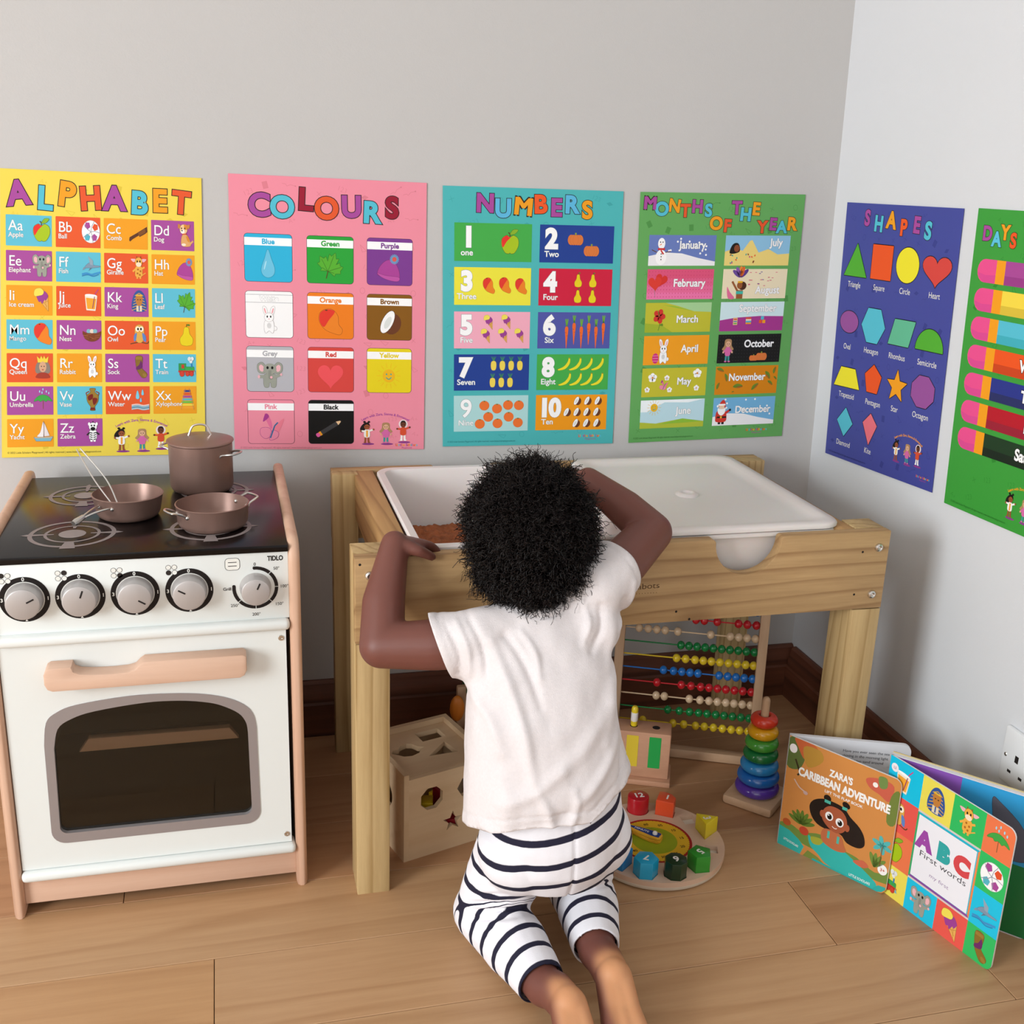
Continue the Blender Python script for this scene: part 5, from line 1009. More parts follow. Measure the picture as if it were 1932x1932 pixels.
# ABC book
S0, E1, E2 = (.899, 1.237), (.948, 1.030), (1.040, 1.074)
t_, fb, pb, U, N, L1, U2, N2, L2 = book('board_book', 'open board book with a checkered picture cover and big ABC letters', S0, E1, E2, .2145, .0022, .0075)
p = Print(0.00003); Wb, Hb = L1, .2145; rc('d9d0c8')
G, Y_, O_, R_, B_ = '2ebd62', 'efdf5a', 'ee7a4e', 'ea5a50', '12c4e8'
xs = [0, .0605, .1145, .1670, Wb]; ys = [0, .0540, .1090, .1640, Hb]
grid = [[(B_, i_juice), (Y_, i_king), (G, i_giraffe), (O_, i_umbrella)], [(R_, i_owl), None, None, (G, i_ball)], [(O_, i_apple), None, None, (B_, i_fish)], [(Y_, i_train), (B_, i_elephant), (R_, i_icecream), (G, i_sock)]]
for r in range(4):
    for c in range(4):
        if not grid[r][c]: continue
        cc, fn_ = grid[r][c]; x0, x1, y0, y1 = xs[c], xs[c+1], ys[r], ys[r+1]; p.lev = 1; q = .0115
        if c == 3 and r == 0: P = [(x0, y0)]+[(x1-q+q*math.sin(PI/2*k/5), y0+q-q*math.cos(PI/2*k/5)) for k in range(6)]+[(x1, y1), (x0, y1)]
        elif c == 3 and r == 3: P = [(x0, y0), (x1, y0)]+[(x1-q+q*math.cos(PI/2*k/5), y1-q+q*math.sin(PI/2*k/5)) for k in range(6)]+[(x0, y1)]
        else: P = [(x0, y0), (x1, y0), (x1, y1), (x0, y1)]
        p.poly(P, cc); p.lev = 3; draw(p, fn_, (x0+x1)/2-(.002 if c == 0 else 0), (y0+y1)/2, .0185, .0205)
p.lev = 2; p.rect(.0605, .0570, .1670, .1610, '1fb8cf'); p.poly([(.1640, .060), (.1670, .057), (.1670, .161), (.1640, .158)], 'ee8a4e'); p.poly([(.0605, .161), (.0637, .1575), (.1640, .1575), (.167, .161)], '8a4aa0'); p.poly([(.0605, .057), (.0637, .060), (.0637, .158), (.0605, .161)], '3aa86a')
p.lev = 6; p.rect(.0637, .0605, .1625, .1570, 'f2f2f8')
for ch, x, c in (('A', .081, 'a04aa8'), ('B', .1135, '2fa9a8'), ('C', .1440, 'd94a50')): p.lev = 7; p.text(ch, x, .1060, .0235, c, .09, 'c')
p.lev = 7; p.text('First words', .1135, .1200, .0088, '4a4a52', .0, 'c', w=.081); p.lev = 7; p.text('my first', .112, .1415, .0055, 'a08ab0', .0, 'c', .0, w=.034)
p.lev = 5; p.ell(.010, .0155, .0065, .0065, 'f6eef0'); p.lev = 6; p.text('LS', .010, .0175, .0036, 'c06a8a', .02, 'c')
p.build('printed_cover', cover_fn(U, N, L1, Hb, 0), fb, m_inkg)
p = Print(0.00003); Wb2 = L2
p.lev = 0; p.rect(0, .001, L2, Hb-.002, '1d3a4c'); p.poly([(0, 0.001), (.098, .001), (.098, .105), (0, .105)], '8a55b0'); p.poly([(.098, .001), (L2-.002, .001), (L2-.002, .105), (.098, .105)], '2f9ad0'); p.lev = 2; p.poly([(0, .105), (L2-.002, .105), (L2-.002, Hb-.002), (0, Hb-.002)], '1f7a3e')
p.lev = 3; p.spl([(.140, .018), (.150, .020), (.185, .050), (.20, .095), (.13, .098), (.145, .060)], '5a5a66', '22222a', .001); p.build('printed_page', cover_fn(U2, N2, L2, Hb, 0), pb, m_inkg)
b = NB(); board(b, (0, 0), (E2[0]-S0[0], E2[1]-S0[1]), Hb+.0012, .0020, -1); o = obj('back_board', b, m_boardy, t_, 40); o.location = (N2.x*.0077, N2.y*.0077, 0)
# ------------------------------------------------------------------ abacus
AX, AY = .882, 1.590; u = Vector((-.914, .406, 0)); nb = Vector((.406, .914, 0)); tl = math.radians(6); up = nb*math.sin(tl)+Vector((0, 0, math.cos(tl))); out = -(nb*math.cos(tl)-Vector((0, 0, math.sin(tl))))
m_ply = wood('pale_toy_wood', 'd3b08e', 'b98f6a', 'Z', rings=6, dist=3, rough=0.5, contrast=0.5)
m_plyX = wood('pale_toy_wood_flat', 'd3b08e', 'b98f6a', 'X', rings=6, dist=3, rough=0.5, contrast=0.5)
ab = thing('abacus', 'wooden abacus with ten rows of coloured beads standing under the table', 'abacus', (AX, AY, 0))
Ma = Matrix(((u.x, up.x, out.x, 0), (u.y, up.y, out.y, 0), (u.z, up.z, out.z, 0), (0, 0, 0, 1)))
WA, HA = .262, .300
for s0 in (0, WA-.016): b = NB(); box(b, (s0, .012, -.008), (s0+.016, HA, .008), .0015, Ma); obj('post', b, m_ply, ab)
b = NB(); box(b, (0, HA-.004, -.008), (WA, HA+.010, .008), .0015, Ma); obj('top_bar', b, m_plyX, ab)
b = NB(); box(b, (-.004, 0, -.010), (WA+.004, .016, .012), .0015, Ma); obj('bottom_bar', b, m_plyX, ab)
for s0 in (-.002, WA-.014):
    b = NB(); Mf = Matrix(((u.x, -nb.x, 0, 0), (u.y, -nb.y, 0, 0), (0, 0, 1, 0), (0, 0, 0, 1))); box(b, (s0, -.030, 0), (s0+.018, .034, .011), .002, Mf); obj('foot', b, m_plyX, ab)
beadc = {'blue': '1f6fc0', 'red': 'c41e28', 'nat': 'dcbf9c', 'green': '127a3c', 'yel': 'e4c42a'}
m_bead = {k: mat('bead_'+n, c, 0.22, coat=0.3) for (k, c), n in zip(beadc.items(), ('blue', 'red', 'natural', 'green', 'yellow'))}
m_rod = {k: mat('rod_'+n, c, 0.4) for (k, c), n in zip(beadc.items(), ('blue', 'red', 'natural', 'green', 'yellow'))}
rowsA = [('blue', 65, [300, 360, 420, 480, 540, 600, 905, 965, 1020, 1075]), ('red', 150, [215, 285, 350, 410, 655, 712, 800, 945, 1005, 1067]), ('nat', 235, [265, 328, 388, 445, 532, 757, 890, 947, 1003, 1060]), ('green', 320, [555, 610, 665, 720, 775, 832, 887, 943, 998, 1052]),
        ('yel', 405, [527, 588, 652, 708, 763, 820, 878, 935, 992, 1045]), ('blue', 490, [440, 508, 565, 620, 673, 815, 872, 927, 982, 1037]), ('red', 572, [398, 562, 627, 692, 748, 804, 860, 917, 972, 1028]), ('nat', 655, [395, 450, 617, 688, 748, 804, 860, 913, 968, 1022]), ('green', 737, [475, 552, 620, 680, 736, 793, 848, 903, 958, 1012]), ('yel', 818, [310, 510, 582, 660, 718, 778, 837, 895, 950, 1005])]
bead_me = None
for k, (c, y, xs_) in enumerate(rowsA):
    h = .278-.0243*k; b = NB(); tube(b, [Ma@Vector((.012, h, 0)), Ma@Vector((WA-.012, h, 0))], .0013, 8); obj('rod', b, m_rod[c], ab)
    Lf, Rt = 178-.035*(y-65), 1100-.115*(y-65)
    for x in xs_:
        f = (x-Lf)/(Rt-Lf); s_ = WA-.016-f*(WA-.032)
        if bead_me is None or c not in bead_me:
            if bead_me is None: bead_me = {}
            b = NB(); ball(b, (0, 0, 0), .0073, 8, (.95, .95, 1.08)); o = obj('bead', b, m_bead[c], ab, 180); bead_me[c] = o.data
        else: o = bpy.data.objects.new('bead', bead_me[c]); COL.objects.link(o); o.parent = ab
        o.location = Ma@Vector((s_, h, 0))
# ------------------------------------------------------------------ peg bench
PX, PY = .700, 1.553; pu = Vector((-.92, .39, 0)).normalized(); pn = Vector((-pu.y, pu.x, 0))*-1
Mp = Matrix(((pu.x, pn.x, 0, 0), (pu.y, pn.y, 0, 0), (0, 0, 1, 0), (0, 0, 0, 1)))
if pn.y < 0: pn = -pn; Mp = Matrix(((pu.x, pn.x, 0, 0), (pu.y, pn.y, 0, 0), (0, 0, 1, 0), (0, 0, 0, 1)))
pb_ = thing('peg_bench', 'small wooden peg block with blue, yellow and green stripes', 'peg toy', (PX, PY, 0))
m_peach = wood('peach_toy_wood', 'cf9d7e', 'b07e5e', 'X', rings=4, dist=3, rough=0.5, contrast=0.4)
b = NB(); box(b, (-.004, -.010, 0), (.154, .056, .010), .002, Mp); obj('base_board', b, m_peach, pb_)
b = NB(); box(b, (0, 0, .010), (.150, .045, .095), .003, Mp); bk_ = obj('block', b, m_peach, pb_)
pegs = {0: ('28a04a', .026), 1: ('e2c53a', .064), 2: ('1c5c9c', .102), 3: ('c43a2c', .138)}
p = Print(0.00004)
for k, (c, s_) in pegs.items(): p.lev = 0; p.rect(s_-.0100, -.088, s_+.0100, -.030, c, .001)
p.build('painted_stripes', lambda uu, v, h: pu*uu+Vector((0, 0, -v))-pn*(h+.0004), bk_)
for k, (c, s_) in pegs.items():
    b = NB(); lathe(b, [(0, .0003), (.0058, .0003), (.0066, 0)], 18, Matrix.Translation(pu*s_+pn*.022+Vector((0, 0, .095)))); obj('peg_hole', b, m_dark, bk_)
pp = Vector((PX, PY, 0))+pu*.064+pn*.022
pg = thing('wooden_peg', 'yellow and white wooden peg standing in the striped peg block', 'peg', (pp.x, pp.y, .0955))
m_yel = mat('yellow_paint', 'ecd02a', 0.3, coat=.3); m_wht = mat('white_paint', 'eeeae4', 0.35, coat=.2)
b = NB(); lathe(b, [(0, 0), (.0052, 0), (.0058, .001), (.0058, .030), (.0052, .0335), (.0035, .0358), (0, .0366)], 20); obj('peg_body', b, m_yel, pg)
b = NB(); lathe(b, [(.0058, .009), (.00605, .0095), (.00605, .0245), (.0058, .025)], 20); obj('white_band', b, m_wht, pg)
# ------------------------------------------------------------------ ring stacking tower
tw = thing('ring_tower_stand', 'wooden stacking tower stand with a square base and peg', 'stacking toy', (.829, 1.482, 0))
b = NB(); box(b, (-.043, -.043, 0), (.043, .043, .017), .006, Matrix.Rotation(math.radians(-48), 4, 'Z')); obj('base', b, m_plyX, tw)
b = NB(); lathe(b, [(0, .017), (.0065, .017), (.0065, .183), (.0055, .187), (.003, .1895), (0, .190)], 20); obj('peg', b, m_ply, tw)
RG = [('5a3aa8', 'purple', .0365), ('1f6cc0', 'blue', .0348), ('2f8fd0', 'sky blue', .0315), ('1b7a3e', 'dark green', .0290), ('4aa53c', 'light green', .0275), ('eeb01c', 'yellow', .0255), ('e2402a', 'red', .0225)]
for k, (c, nm, r) in enumerate(RG):
    z0 = .0172+.0203*k; pos = 'largest, lowest' if k == 0 else ('smallest, topmost' if k == 6 else 'between its neighbours')
    b = NB(); h = .0198; a = h/2; prf = []
    for q in range(0, 13): an = -PI/2+PI*q/12; prf.append((r-a+a*math.cos(an), a+a*math.sin(an)))
    prf += [(.0105, h), (.0085, h-.002), (.0085, .002), (.0105, 0)]; prf.append(prf[0]); lathe(b, prf, 36)
    o = obj('stacking_ring', b, mat('ring_'+nm.replace(' ', '_'), c, .18, coat=.5), None, 50); o.location = (.829, 1.482, z0)
    lab_ = None if k in (0, 6) else f'{nm} wooden ring on the stacking tower, between the {RG[k-1][1]} and {RG[k+1][1]} rings'
    tag(o, {0: 'purple wooden ring, lowest and widest on the stacking tower', 6: 'red wooden ring, topmost and smallest on the stacking tower'}.get(k, lab_), 'stacking ring', 'rings on the stacking tower')
# ------------------------------------------------------------------ shape clock
cc = Vector((.608, 1.379, 0)); m_clk = wood('clock_disc_wood', 'd9b9a0', 'c49c80', 'X', rings=3, dist=3, rough=.4, contrast=.35)
ck = thing('shape_clock', 'round wooden learning clock board lying on the floor', 'toy clock', cc)
slots = {}
angs = {12: 87, 1: 57, 2: 30, 3: 3, 4: 333, 5: 298, 6: 269, 7: 240, 8: 212, 9: 182, 10: 152, 11: 116}
def gon(n, r, a0=0): return [(r*math.cos(a0+2*PI*k/n), r*math.sin(a0+2*PI*k/n)) for k in range(n)]
shapes = {12: gon(24, .0155), 1: [(-.013, -.013), (.013, -.013), (.013, .003), (.006, .011), (-.004, .014), (-.013, .013)], 2: gon(4, .0140, .3), 3: gon(3, .0175, PI/2), 4: gon(4, .0115, .9), 5: gon(5, .0165, .4), 6: gon(8, .0155, .1), 7: gon(6, .0165, .2), 8: gon(4, .0175, PI/4+.1), 9: gon(5, .0160), 10: gon(4, .0165, .5), 11: [(-.015, -.009), (.015, -.009), (.015, .009), (-.015, .009)]}
holes = []
for n_, a in angs.items():
    ar = math.radians(a); c = (.0865*math.cos(ar), .0865*math.sin(ar)); P = rot2([(x*1.15, y*1.15) for x, y in shapes[n_]], ar-PI/2); slots[n_] = (c, ar); holes.append([(c[0]+x, c[1]+y) for x, y in P])
b = NB(); prism(b, gon(72, .1065), .010, .018, holes=holes)
t = NB(); 
disc = obj('disc', b, m_clk, ck, 40)
b = NB(); lathe(b, [(0, 0), (.100, 0), (.1050, .004), (.1065, .010), (0, .010)], 72); obj('disc_back', b, mat('slot_floor', 'e6dccb', .5), ck, 50)
p = Print(0.00003); p.lev = 0; p.ell(0, 0, .0575, .0575, 'a81e1e', n=60); p.ell(0, 0, .0535, .0535, 'e2b428', n=60); p.ell(0, 0, .0350, .0350, '9aa81e', n=48)
for k in range(60): a = k*PI/30; p.lev = 3; p.line([(.0520*math.cos(a), .0520*math.sin(a)), (.0545*math.cos(a), .0545*math.sin(a))], .0006, '4a1c10')
for k in range(12): a = math.radians(87-30*k); p.lev = 3; p.text('%02d' % ((5*k) or 60), .0435*math.cos(a), -.0435*math.sin(a)+.0025, .0052, '3a2a10', .02, 'c', PI/2-a if False else 0)
for k, n_ in enumerate(range(1, 13)): pass
p.build('printed_dial', lambda u_, v, h: Vector((u_, -v, .0181+h)), disc)
def hand(length, w, col, ang, z, nm, lab):
    ar = math.radians(ang); Mh = Matrix.Translation((0, 0, z))@Matrix.Rotation(ar, 4, 'Z')
    P = [(-.014+.0*k, 0) for k in ()]; P = [(-.011, -.0045), (-.007, -.0085), (.004, -.0090), (length*.55, -.0060), (length, -.0008), (length, .0008), (length*.55, .0060), (.004, .0090), (-.007, .0085), (-.011, .0045)]
    b = NB(); prism(b, P, 0, w, Mh, bev=.0008); o_ = obj(nm, b, mat(lab, col, .35, coat=.2), ck, 30); return Mh
hand(.036, .0055, 'e0a02c', 139, .0185, 'hour_hand', 'hand_yellow'); Mh = hand(.052, .0045, 'e6aa34', 135, .0245, 'minute_hand', 'hand_amber')
mh = bpy.data.objects['minute_hand']; p = Print(.00003); p.poly([(-.0085, -.0060), (.004, -.0070), (.028, -.0045), (.047, -.0005), (.047, .0005), (.028, .0045), (.004, .0070), (-.0085, .0060)], '1f3f86'); p.text('MINUTE', .034, -.0018, .0042, 'e8ecf4', .02, 'l', PI, w=.024)
p.build('blue_label', lambda u_, v, h: Mh@Vector((u_, -v, .0048+h)), mh)
b = NB(); ball(b, (0, 0, .0305), .0040, 8); obj('centre_knob', b, m_wht, ck, 180)
BC = {12: ('b81a26', 'red round'), 1: ('e4532e', 'orange quarter-round'), 3: ('e8d428', 'yellow triangular'), 5: ('2f8f2c', 'bright green five-sided'), 6: ('16351c', 'very dark green rounded'), 7: ('22a5d0', 'light blue hexagonal'), 8: ('1284c8', 'mid blue square'), 9: ('6a3a9c', 'purple five-sided')}
for n_, (c, nm) in BC.items():
    (x, y), ar = slots[n_]; t_ = thing('number_block', f'{nm} block numbered {n_} standing in the shape clock', 'number block', (cc.x+x, cc.y+y, .0102), ar-PI/2, 'number blocks in the shape clock')
    b = NB(); prism(b, [(x_*1.1, y_*1.1) for x_, y_ in shapes[n_]], 0, .0340, bev=.0018); bo = obj('block', b, mat('block_%s' % nm.replace(' ', '_').replace('-', '_'), c, .28, coat=.3), t_, 30)
    p = Print(.00003); p.text(str(n_), 0, .0055, .0115, 'f0ece6', .03, 'c'); p.build('printed_number', lambda u_, v, h: Vector((u_, -v, .0341+h)), bo)
# ------------------------------------------------------------------ shape sorting box
a_ = math.radians(17); so = thing('shape_sorter', 'pale wooden shape sorting box beside the front table leg', 'shape sorter', (.228, 1.424, 0), a_)
m_sort = wood('sorter_wood', 'd8bc98', 'c09c74', 'X', rings=4, dist=4, rough=.45, contrast=.4)
Sz = .145; th = .008
star = []
for k in range(10): an = PI/2+PI*k/5; r_ = .0175 if k % 2 == 0 else .0075; star.append((.082+r_*math.cos(an), .047+r_*math.sin(an)))
def face_xz(pts, holes, y0, y1, nm):
    b = NB(); prism(b, pts, -y1, -y0, XZ, holes=holes); return obj(nm, b, m_sort, so)
face_xz([(th, 0), (Sz-th, 0), (Sz-th, .136), (th, .136)], [[(.046+.0195*math.cos(PI/8+PI/4*k), .096+.0195*math.sin(PI/8+PI/4*k)) for k in range(8)], star, [(.106+x, .100+y) for x, y in gon(6, .0175)]], 0, th, 'front_panel')
face_xz([(th, 0), (Sz-th, 0), (Sz-th, Sz), (th, Sz)], [], Sz-th, Sz, 'back_panel')
def face_yz(holes, x0, x1, nm):
    b = NB(); prism(b, [(0, 0), (Sz, 0), (Sz, Sz), (0, Sz)], x0, x1, YZ, holes=holes, bev=0); return obj(nm, b, m_sort, so)
face_yz([[(.062+.022*math.cos(2*PI*k/28), .088+.022*math.sin(2*PI*k/28)) for k in range(28)]], 0, th, 'side_panel'); face_yz([], Sz-th, Sz, 'side_panel')
bird = [(.018, .082), (.024, .090), (.034, .090), (.040, .097), (.052, .100), (.060, .095), (.064, .084), (.074, .078), (.064, .074), (.058, .066), (.044, .062), (.032, .066), (.026, .074)]
b = NB(); prism(b, [(th, th+.0003), (Sz-th, th+.0003), (Sz-th, Sz-th), (th, Sz-th)], .136-th, .136, holes=[bird, [(.078, .094), (.118, .094), (.118, .122), (.078, .122)], [(.066, .050), (.112, .042), (.108, .080)], ]); obj('lid_panel', b, m_sort, so)
b = NB(); box(b, (th, th, 0), (Sz-th, Sz-th, .006)); obj('bottom_panel', b, m_sort, so, 0)
def inblock(x, y, z, s, c, lab, shape):
    v = Matrix.Rotation(a_, 4, 'Z')@Vector((x, y, z)); b = NB(); prism(b, shape, -s, s, Matrix.Rotation(.4*x*30, 4, 'Z'), bev=.0015); o = obj('shape_block', b, mat('block_'+lab.split()[0]+'_paint', c, .3, coat=.2), None, 30); o.location = (.228+v.x, 1.424+v.y, z); tag(o, lab, 'toy block', 'blocks inside the sorting box')
inblock(.038, .032, .024, .017, 'a8182a', 'red block lying low inside the sorting box, near its corner', gon(5, .018)); inblock(.088, .030, .024, .017, 'b01a2c', 'crimson star-side block inside the sorting box, behind the star hole', gon(6, .020))
inblock(.056, .062, .0755-.0515+.0, .017, '1d2420', 'black block inside the sorting box, behind the eight-sided hole', gon(4, .018)); inblock(.110, .088, .024, .017, 'd8a81c', 'yellow block at the back inside the sorting box', gon(4, .021))
inblock(.050, .030, .0595, .0175, 'd9b41e', 'mustard yellow block resting on the red block in the box', gon(4, .017)); inblock(.090, .045, .0595, .0175, '9c1624', 'dark red block stacked under the lid of the sorting box', gon(4, .018))
# ------------------------------------------------------------------ wooden activity toy in the shade behind the sorter
at = thing('activity_frame', 'shaded wooden activity frame with orange, green and red pieces by the skirting', 'activity toy', (.405, 1.690, 0))
b = NB(); box(b, (-.045, -.006, 0), (.055, .006, .150), .003); obj('upright_panel', b, m_ply, at)
b = NB(); box(b, (-.055, -.045, 0), (.065, .045, .012), .003); obj('base_board', b, m_plyX, at)
b = NB(); ball(b, (-.048, -.020, .118), .016, 10, (.8, .5, 1.5)); obj('orange_paddle', b, mat('orange_paint', 'd8802a', .4), at, 180)
b = NB(); box(b, (-.030, -.030, .135), (.050, .030, .150), .004); obj('green_top', b, mat('green_paint', '2f7a34', .4), at)
b = NB(); lathe(b, [(0, -.018), (.030, -.018), (.032, -.015), (.032, .015), (.030, .018), (0, .018)], 24, Matrix.Translation((-.005, -.030, .060))@Matrix.Rotation(PI/2, 4, 'X')); obj('red_drum', b, mat('crimson_paint', 'a81430', .4), at)
b = NB(); ball(b, (.006, -.060, .040), .015, 10); obj('red_ball', b, mat('bright_red_paint', 'd01c22', .35), at, 180)
# ------------------------------------------------------------------ the child: kneeling at the table, seen from behind
V3 = Vector
def cap(bm, p0, r0, p1, r1, n=18, sx=1.0, ax=None):
    p0, p1 = V3(p0), V3(p1); d = p1-p0; L_ = d.length; q = d.to_track_quat('Z', 'Y').to_matrix().to_4x4()
    prof = []
    for k in range(0, 7): a = -PI/2+PI/2*k/6; prof.append((r0*math.cos(a) if k else 0, r0*math.sin(a)))
    for k in range(0, 7): a = PI/2*k/6; prof.append((r1*math.cos(a) if k < 6 else 0, L_+r1*math.sin(a)))
    lathe(bm, prof, n, Matrix.Translation(p0)@q)
def chain(bm, P, R, n=18):
    for a, ra, b_, rb in zip(P, R, P[1:], R[1:]): cap(bm, a, ra, b_, rb, n)
def loft(bm, rings, n=36, p=2.3):
    """closed stack of superellipse rings (z, cx, cy, rx, ry)"""
    t = NB(); R = []
    for z, cx_, cy_, rx, ry in rings:
        R.append([t.verts.new((cx_+rx*math.copysign(abs(math.cos(2*PI*k/n))**(2/p), math.cos(2*PI*k/n)), cy_+ry*math.copysign(abs(math.sin(2*PI*k/n))**(2/p), math.sin(2*PI*k/n)), z)) for k in range(n)])
    for a, c in zip(R, R[1:]):
        for k in range(n): t.faces.new((a[k], a[(k+1) % n], c[(k+1) % n], c[k]))
    t.faces.new(R[-1]); t.faces.new(R[0][::-1]); bmesh.ops.recalc_face_normals(t, faces=t.faces[:]); merge(bm, t)
def remesh(bm, voxel, smooth_it=6, fac=0.5):
    me = bpy.data.meshes.new('t'); bm.to_mesh(me); bm.free(); o = bpy.data.objects.new('t', me); COL.objects.link(o)
    m = o.modifiers.new('r', 'REMESH'); m.mode = 'VOXEL'; m.voxel_size = voxel
    if smooth_it: m = o.modifiers.new('s', 'SMOOTH'); m.factor = fac; m.iterations = smooth_it
    dg = bpy.context.evaluated_depsgraph_get(); r = bpy.data.meshes.new_from_object(o.evaluated_get(dg), depsgraph=dg)
    bpy.data.objects.remove(o); bpy.data.meshes.remove(me); return r
def coords(me): a = np.empty(len(me.vertices)*3, np.float32); me.vertices.foreach_get('co', a); return a.reshape(-1, 3).astype(float)
def normals(me): a = np.empty(len(me.vertices)*3, np.float32); me.vertices.foreach_get('normal', a); return a.reshape(-1, 3).astype(float)
def setco(me, a): me.vertices.foreach_set('co', a.astype(np.float32).ravel()); me.update()
CX, CYY = .385, 1.195
child = thing('person', 'small child with black curly hair, cream T-shirt and striped leggings kneeling at table', 'person', (CX, CYY, 0))
def CB(o): o.location = (-CX, -CYY, 0); return o
SLp, SRp = (.299, 1.250, .433), (.445, 1.260, .488); EL, WL = (.176, 1.282, .419), (.204, 1.362, .524); ER, WR = (.549, 1.338, .532), (.485, 1.428, .582)
HC = V3((.366, 1.300, .556))
hipL, hipR = (.343, 1.200, .178), (.427, 1.205, .185); kL, kR = (.310, 1.224, .050), (.447, 1.262, .050)
aL, aR = (.346, 1.078, .044), (.428, 1.122, .048)
b = NB()
loft(b, [(.17, .385, 1.195, .070, .060), (.24, .380, 1.200, .074, .058), (.33, .374, 1.215, .078, .058), (.41, .372, 1.238, .074, .046), (.440, .372, 1.252, .056, .036), (.465, .372, 1.262, .030, .030)])
chain(b, [(.372, 1.258, .45), (.370, 1.268, .50), (.368, 1.285, .535)], [.034, .031, .034])
ball(b, HC+V3((0, .000, .006)), .066, 14, (1.0, 1.12, 1.06)); ball(b, HC+V3((0, .032, -.026)), .046, 12, (1.0, 1.0, 1.0))   # skull, jaw
for s in (-1, 1):
    ball(b, HC+V3((s*.069, .006, -.012)), .0135, 8, (.45, .8, 1.15)); ball(b, HC+V3((s*.034, .056, -.022)), .020, 8)             # ears, cheeks
ball(b, HC+V3((0, .080, -.016)), .0090, 8, (1.1, 1.0, .9)); cap(b, HC+V3((0, .066, .006)), .0055, HC+V3((0, .080, -.014)), .007, 10)   # nose
ball(b, HC+V3((0, .072, -.038)), .0085, 8, (1.6, .7, .45)); ball(b, HC+V3((0, .070, -.045)), .0085, 8, (1.4, .7, .5))          # lips
chain(b, [SLp, (.238, 1.264, .4235), EL], [.035, .0325, .0285]); chain(b, [EL, (.1835, 1.318, .463), WL], [.0285, .0275, .0185])
chain(b, [SRp, (.498, 1.298, .509), ER], [.035, .0325, .0280]); chain(b, [ER, (.524, 1.380, .554), WR], [.0280, .0260, .0185])
def hand(W_, d, up, side, curl, spread=1.0):
    """palm and five fingers: d = wrist-to-knuckle direction, up = back of the hand, side = toward the thumb"""
    W_, d, up = V3(W_), V3(d).normalized(), V3(up); up = (up-d*up.dot(d)).normalized(); s = d.cross(up)*side
    for q in (-1, -.33, .33, 1): cap(b, W_+d*.004+s*.007*q, .0115, W_+d*.030+s*.0135*q, .0090, 12)
    Ls = (.032, .036, .034, .027); tips = []
    for i, q in enumerate((1, .33, -.33, -1)):
        k = W_+d*.033+s*.0135*q+up*.001; dd = (d+s*.12*q*spread-up*curl*.25).normalized(); m = k+dd*Ls[i]*.45; d2 = (dd-up*curl*.7).normalized(); m2 = m+d2*Ls[i]*.32; d3 = (d2-up*curl*.7).normalized(); t_ = m2+d3*Ls[i]*.26
        chain(b, [k, m, m2, t_], [.0072, .0066, .0060, .0053], 12); tips.append(t_)
    k = W_+d*.008+s*.015; m = k+(d*.6+s*.75-up*.25).normalized()*.016; t_ = m+(d*.9+s*.25-up*.35).normalized()*.015; t2 = t_+(d*.95-up*.4).normalized()*.009
    chain(b, [k, m, t_, t2], [.0100, .0082, .0068, .0056], 12); return tips
hand(WL, (.84, .50, -.16), (.10, .15, 1.0), 1, .55)
hand(WR, (-.60, .55, .05), (.2, -.1, 1.0), -1, .75)
chain(b, [hipL, kL], [.050, .038]); chain(b, [hipR, kR], [.050, .038]); chain(b, [kL, (.330, 1.150, .050), aL], [.036, .034, .024]); chain(b, [kR, (.440, 1.190, .052), aR], [.036, .034, .024])
def foot(A, heel, toe, wdt):
    A, heel, toe = V3(A), V3(heel), V3(toe); d = (toe-heel).normalized(); s = d.cross(V3((0, 0, 1))).normalized(); up = s.cross(d)
    if up.z < 0: up = -up
    chain(b, [A, A.lerp(heel, .55)+V3((0, 0, -.003)), heel+d*.014+V3((0, 0, -.004))], [.0245, .0235, .0225])
    ball(b, heel+d*.015, .0215, 10, (1.0, 1.05, 1.0))
    for q in (-1, 0, 1): chain(b, [heel+d*.016+s*.007*q, heel.lerp(toe, .45)+s*wdt*.30*q-up*.003, heel.lerp(toe, .74)+s*wdt*.40*q], [.0165, .0135, .0145], 14)
    for i, q in enumerate((-1, -.45, .05, .5, .92)):
        r = (.0090, .0072, .0068, .0064, .0060)[i]; st_ = heel.lerp(toe, .80)+s*wdt*.46*q; ln = (.026, .024, .021, .018, .015)[i]; m = st_+d*ln*.6+up*.002; chain(b, [st_, m, m+d*ln*.4-up*.004], [r*1.15, r, r*.95], 12)
foot(aL, (.362, 1.047, .0600), (.362, .925, .0150), .040)
foot(aR, (.431, 1.079, .0620), (.420, .957, .0160), .040)
me = remesh(b, .0027, 6, .5)
co = coords(me); nm = normals(me)
# lighter skin of soles and palms as a vertex attribute
def nz(x): return 1/(1+np.exp(-x))
footm = ((co[:, 1] < 1.092) & (co[:, 2] < .11) & (co[:, 0] < .395)) | ((co[:, 1] < 1.118) & (co[:, 2] < .11) & (co[:, 0] >= .395))
hy = np.where(co[:, 0] < .395, 1.056, 1.087)
solev = footm*nz((nm[:, 2]*1.0-nm[:, 1]*.9-.35)*6)*nz((hy-co[:, 1])/.004)*np.where(co[:, 0] < .395, nz((co[:, 0]-.343-.10*np.clip(1.05-co[:, 1], 0, 1)*0)/.0025), nz((co[:, 0]-.410)/.0025))
at_ = me.attributes.new('sole', 'FLOAT', 'POINT'); at_.data.foreach_set('value', solev.astype(np.float32))
m_skin = mat('child_skin', '72443a', 0.48, sss=.12, bump=.05, bscale=900)
nt = m_skin.node_tree; pb2 = nt.nodes['Principled BSDF']; an = nd(nt, 'ShaderNodeAttribute', attribute_name='sole'); mx = nd(nt, 'ShaderNodeMix', data_type='RGBA'); mx.inputs[6].default_value = lin('72443a'); mx.inputs[7].default_value = lin('cf9468')
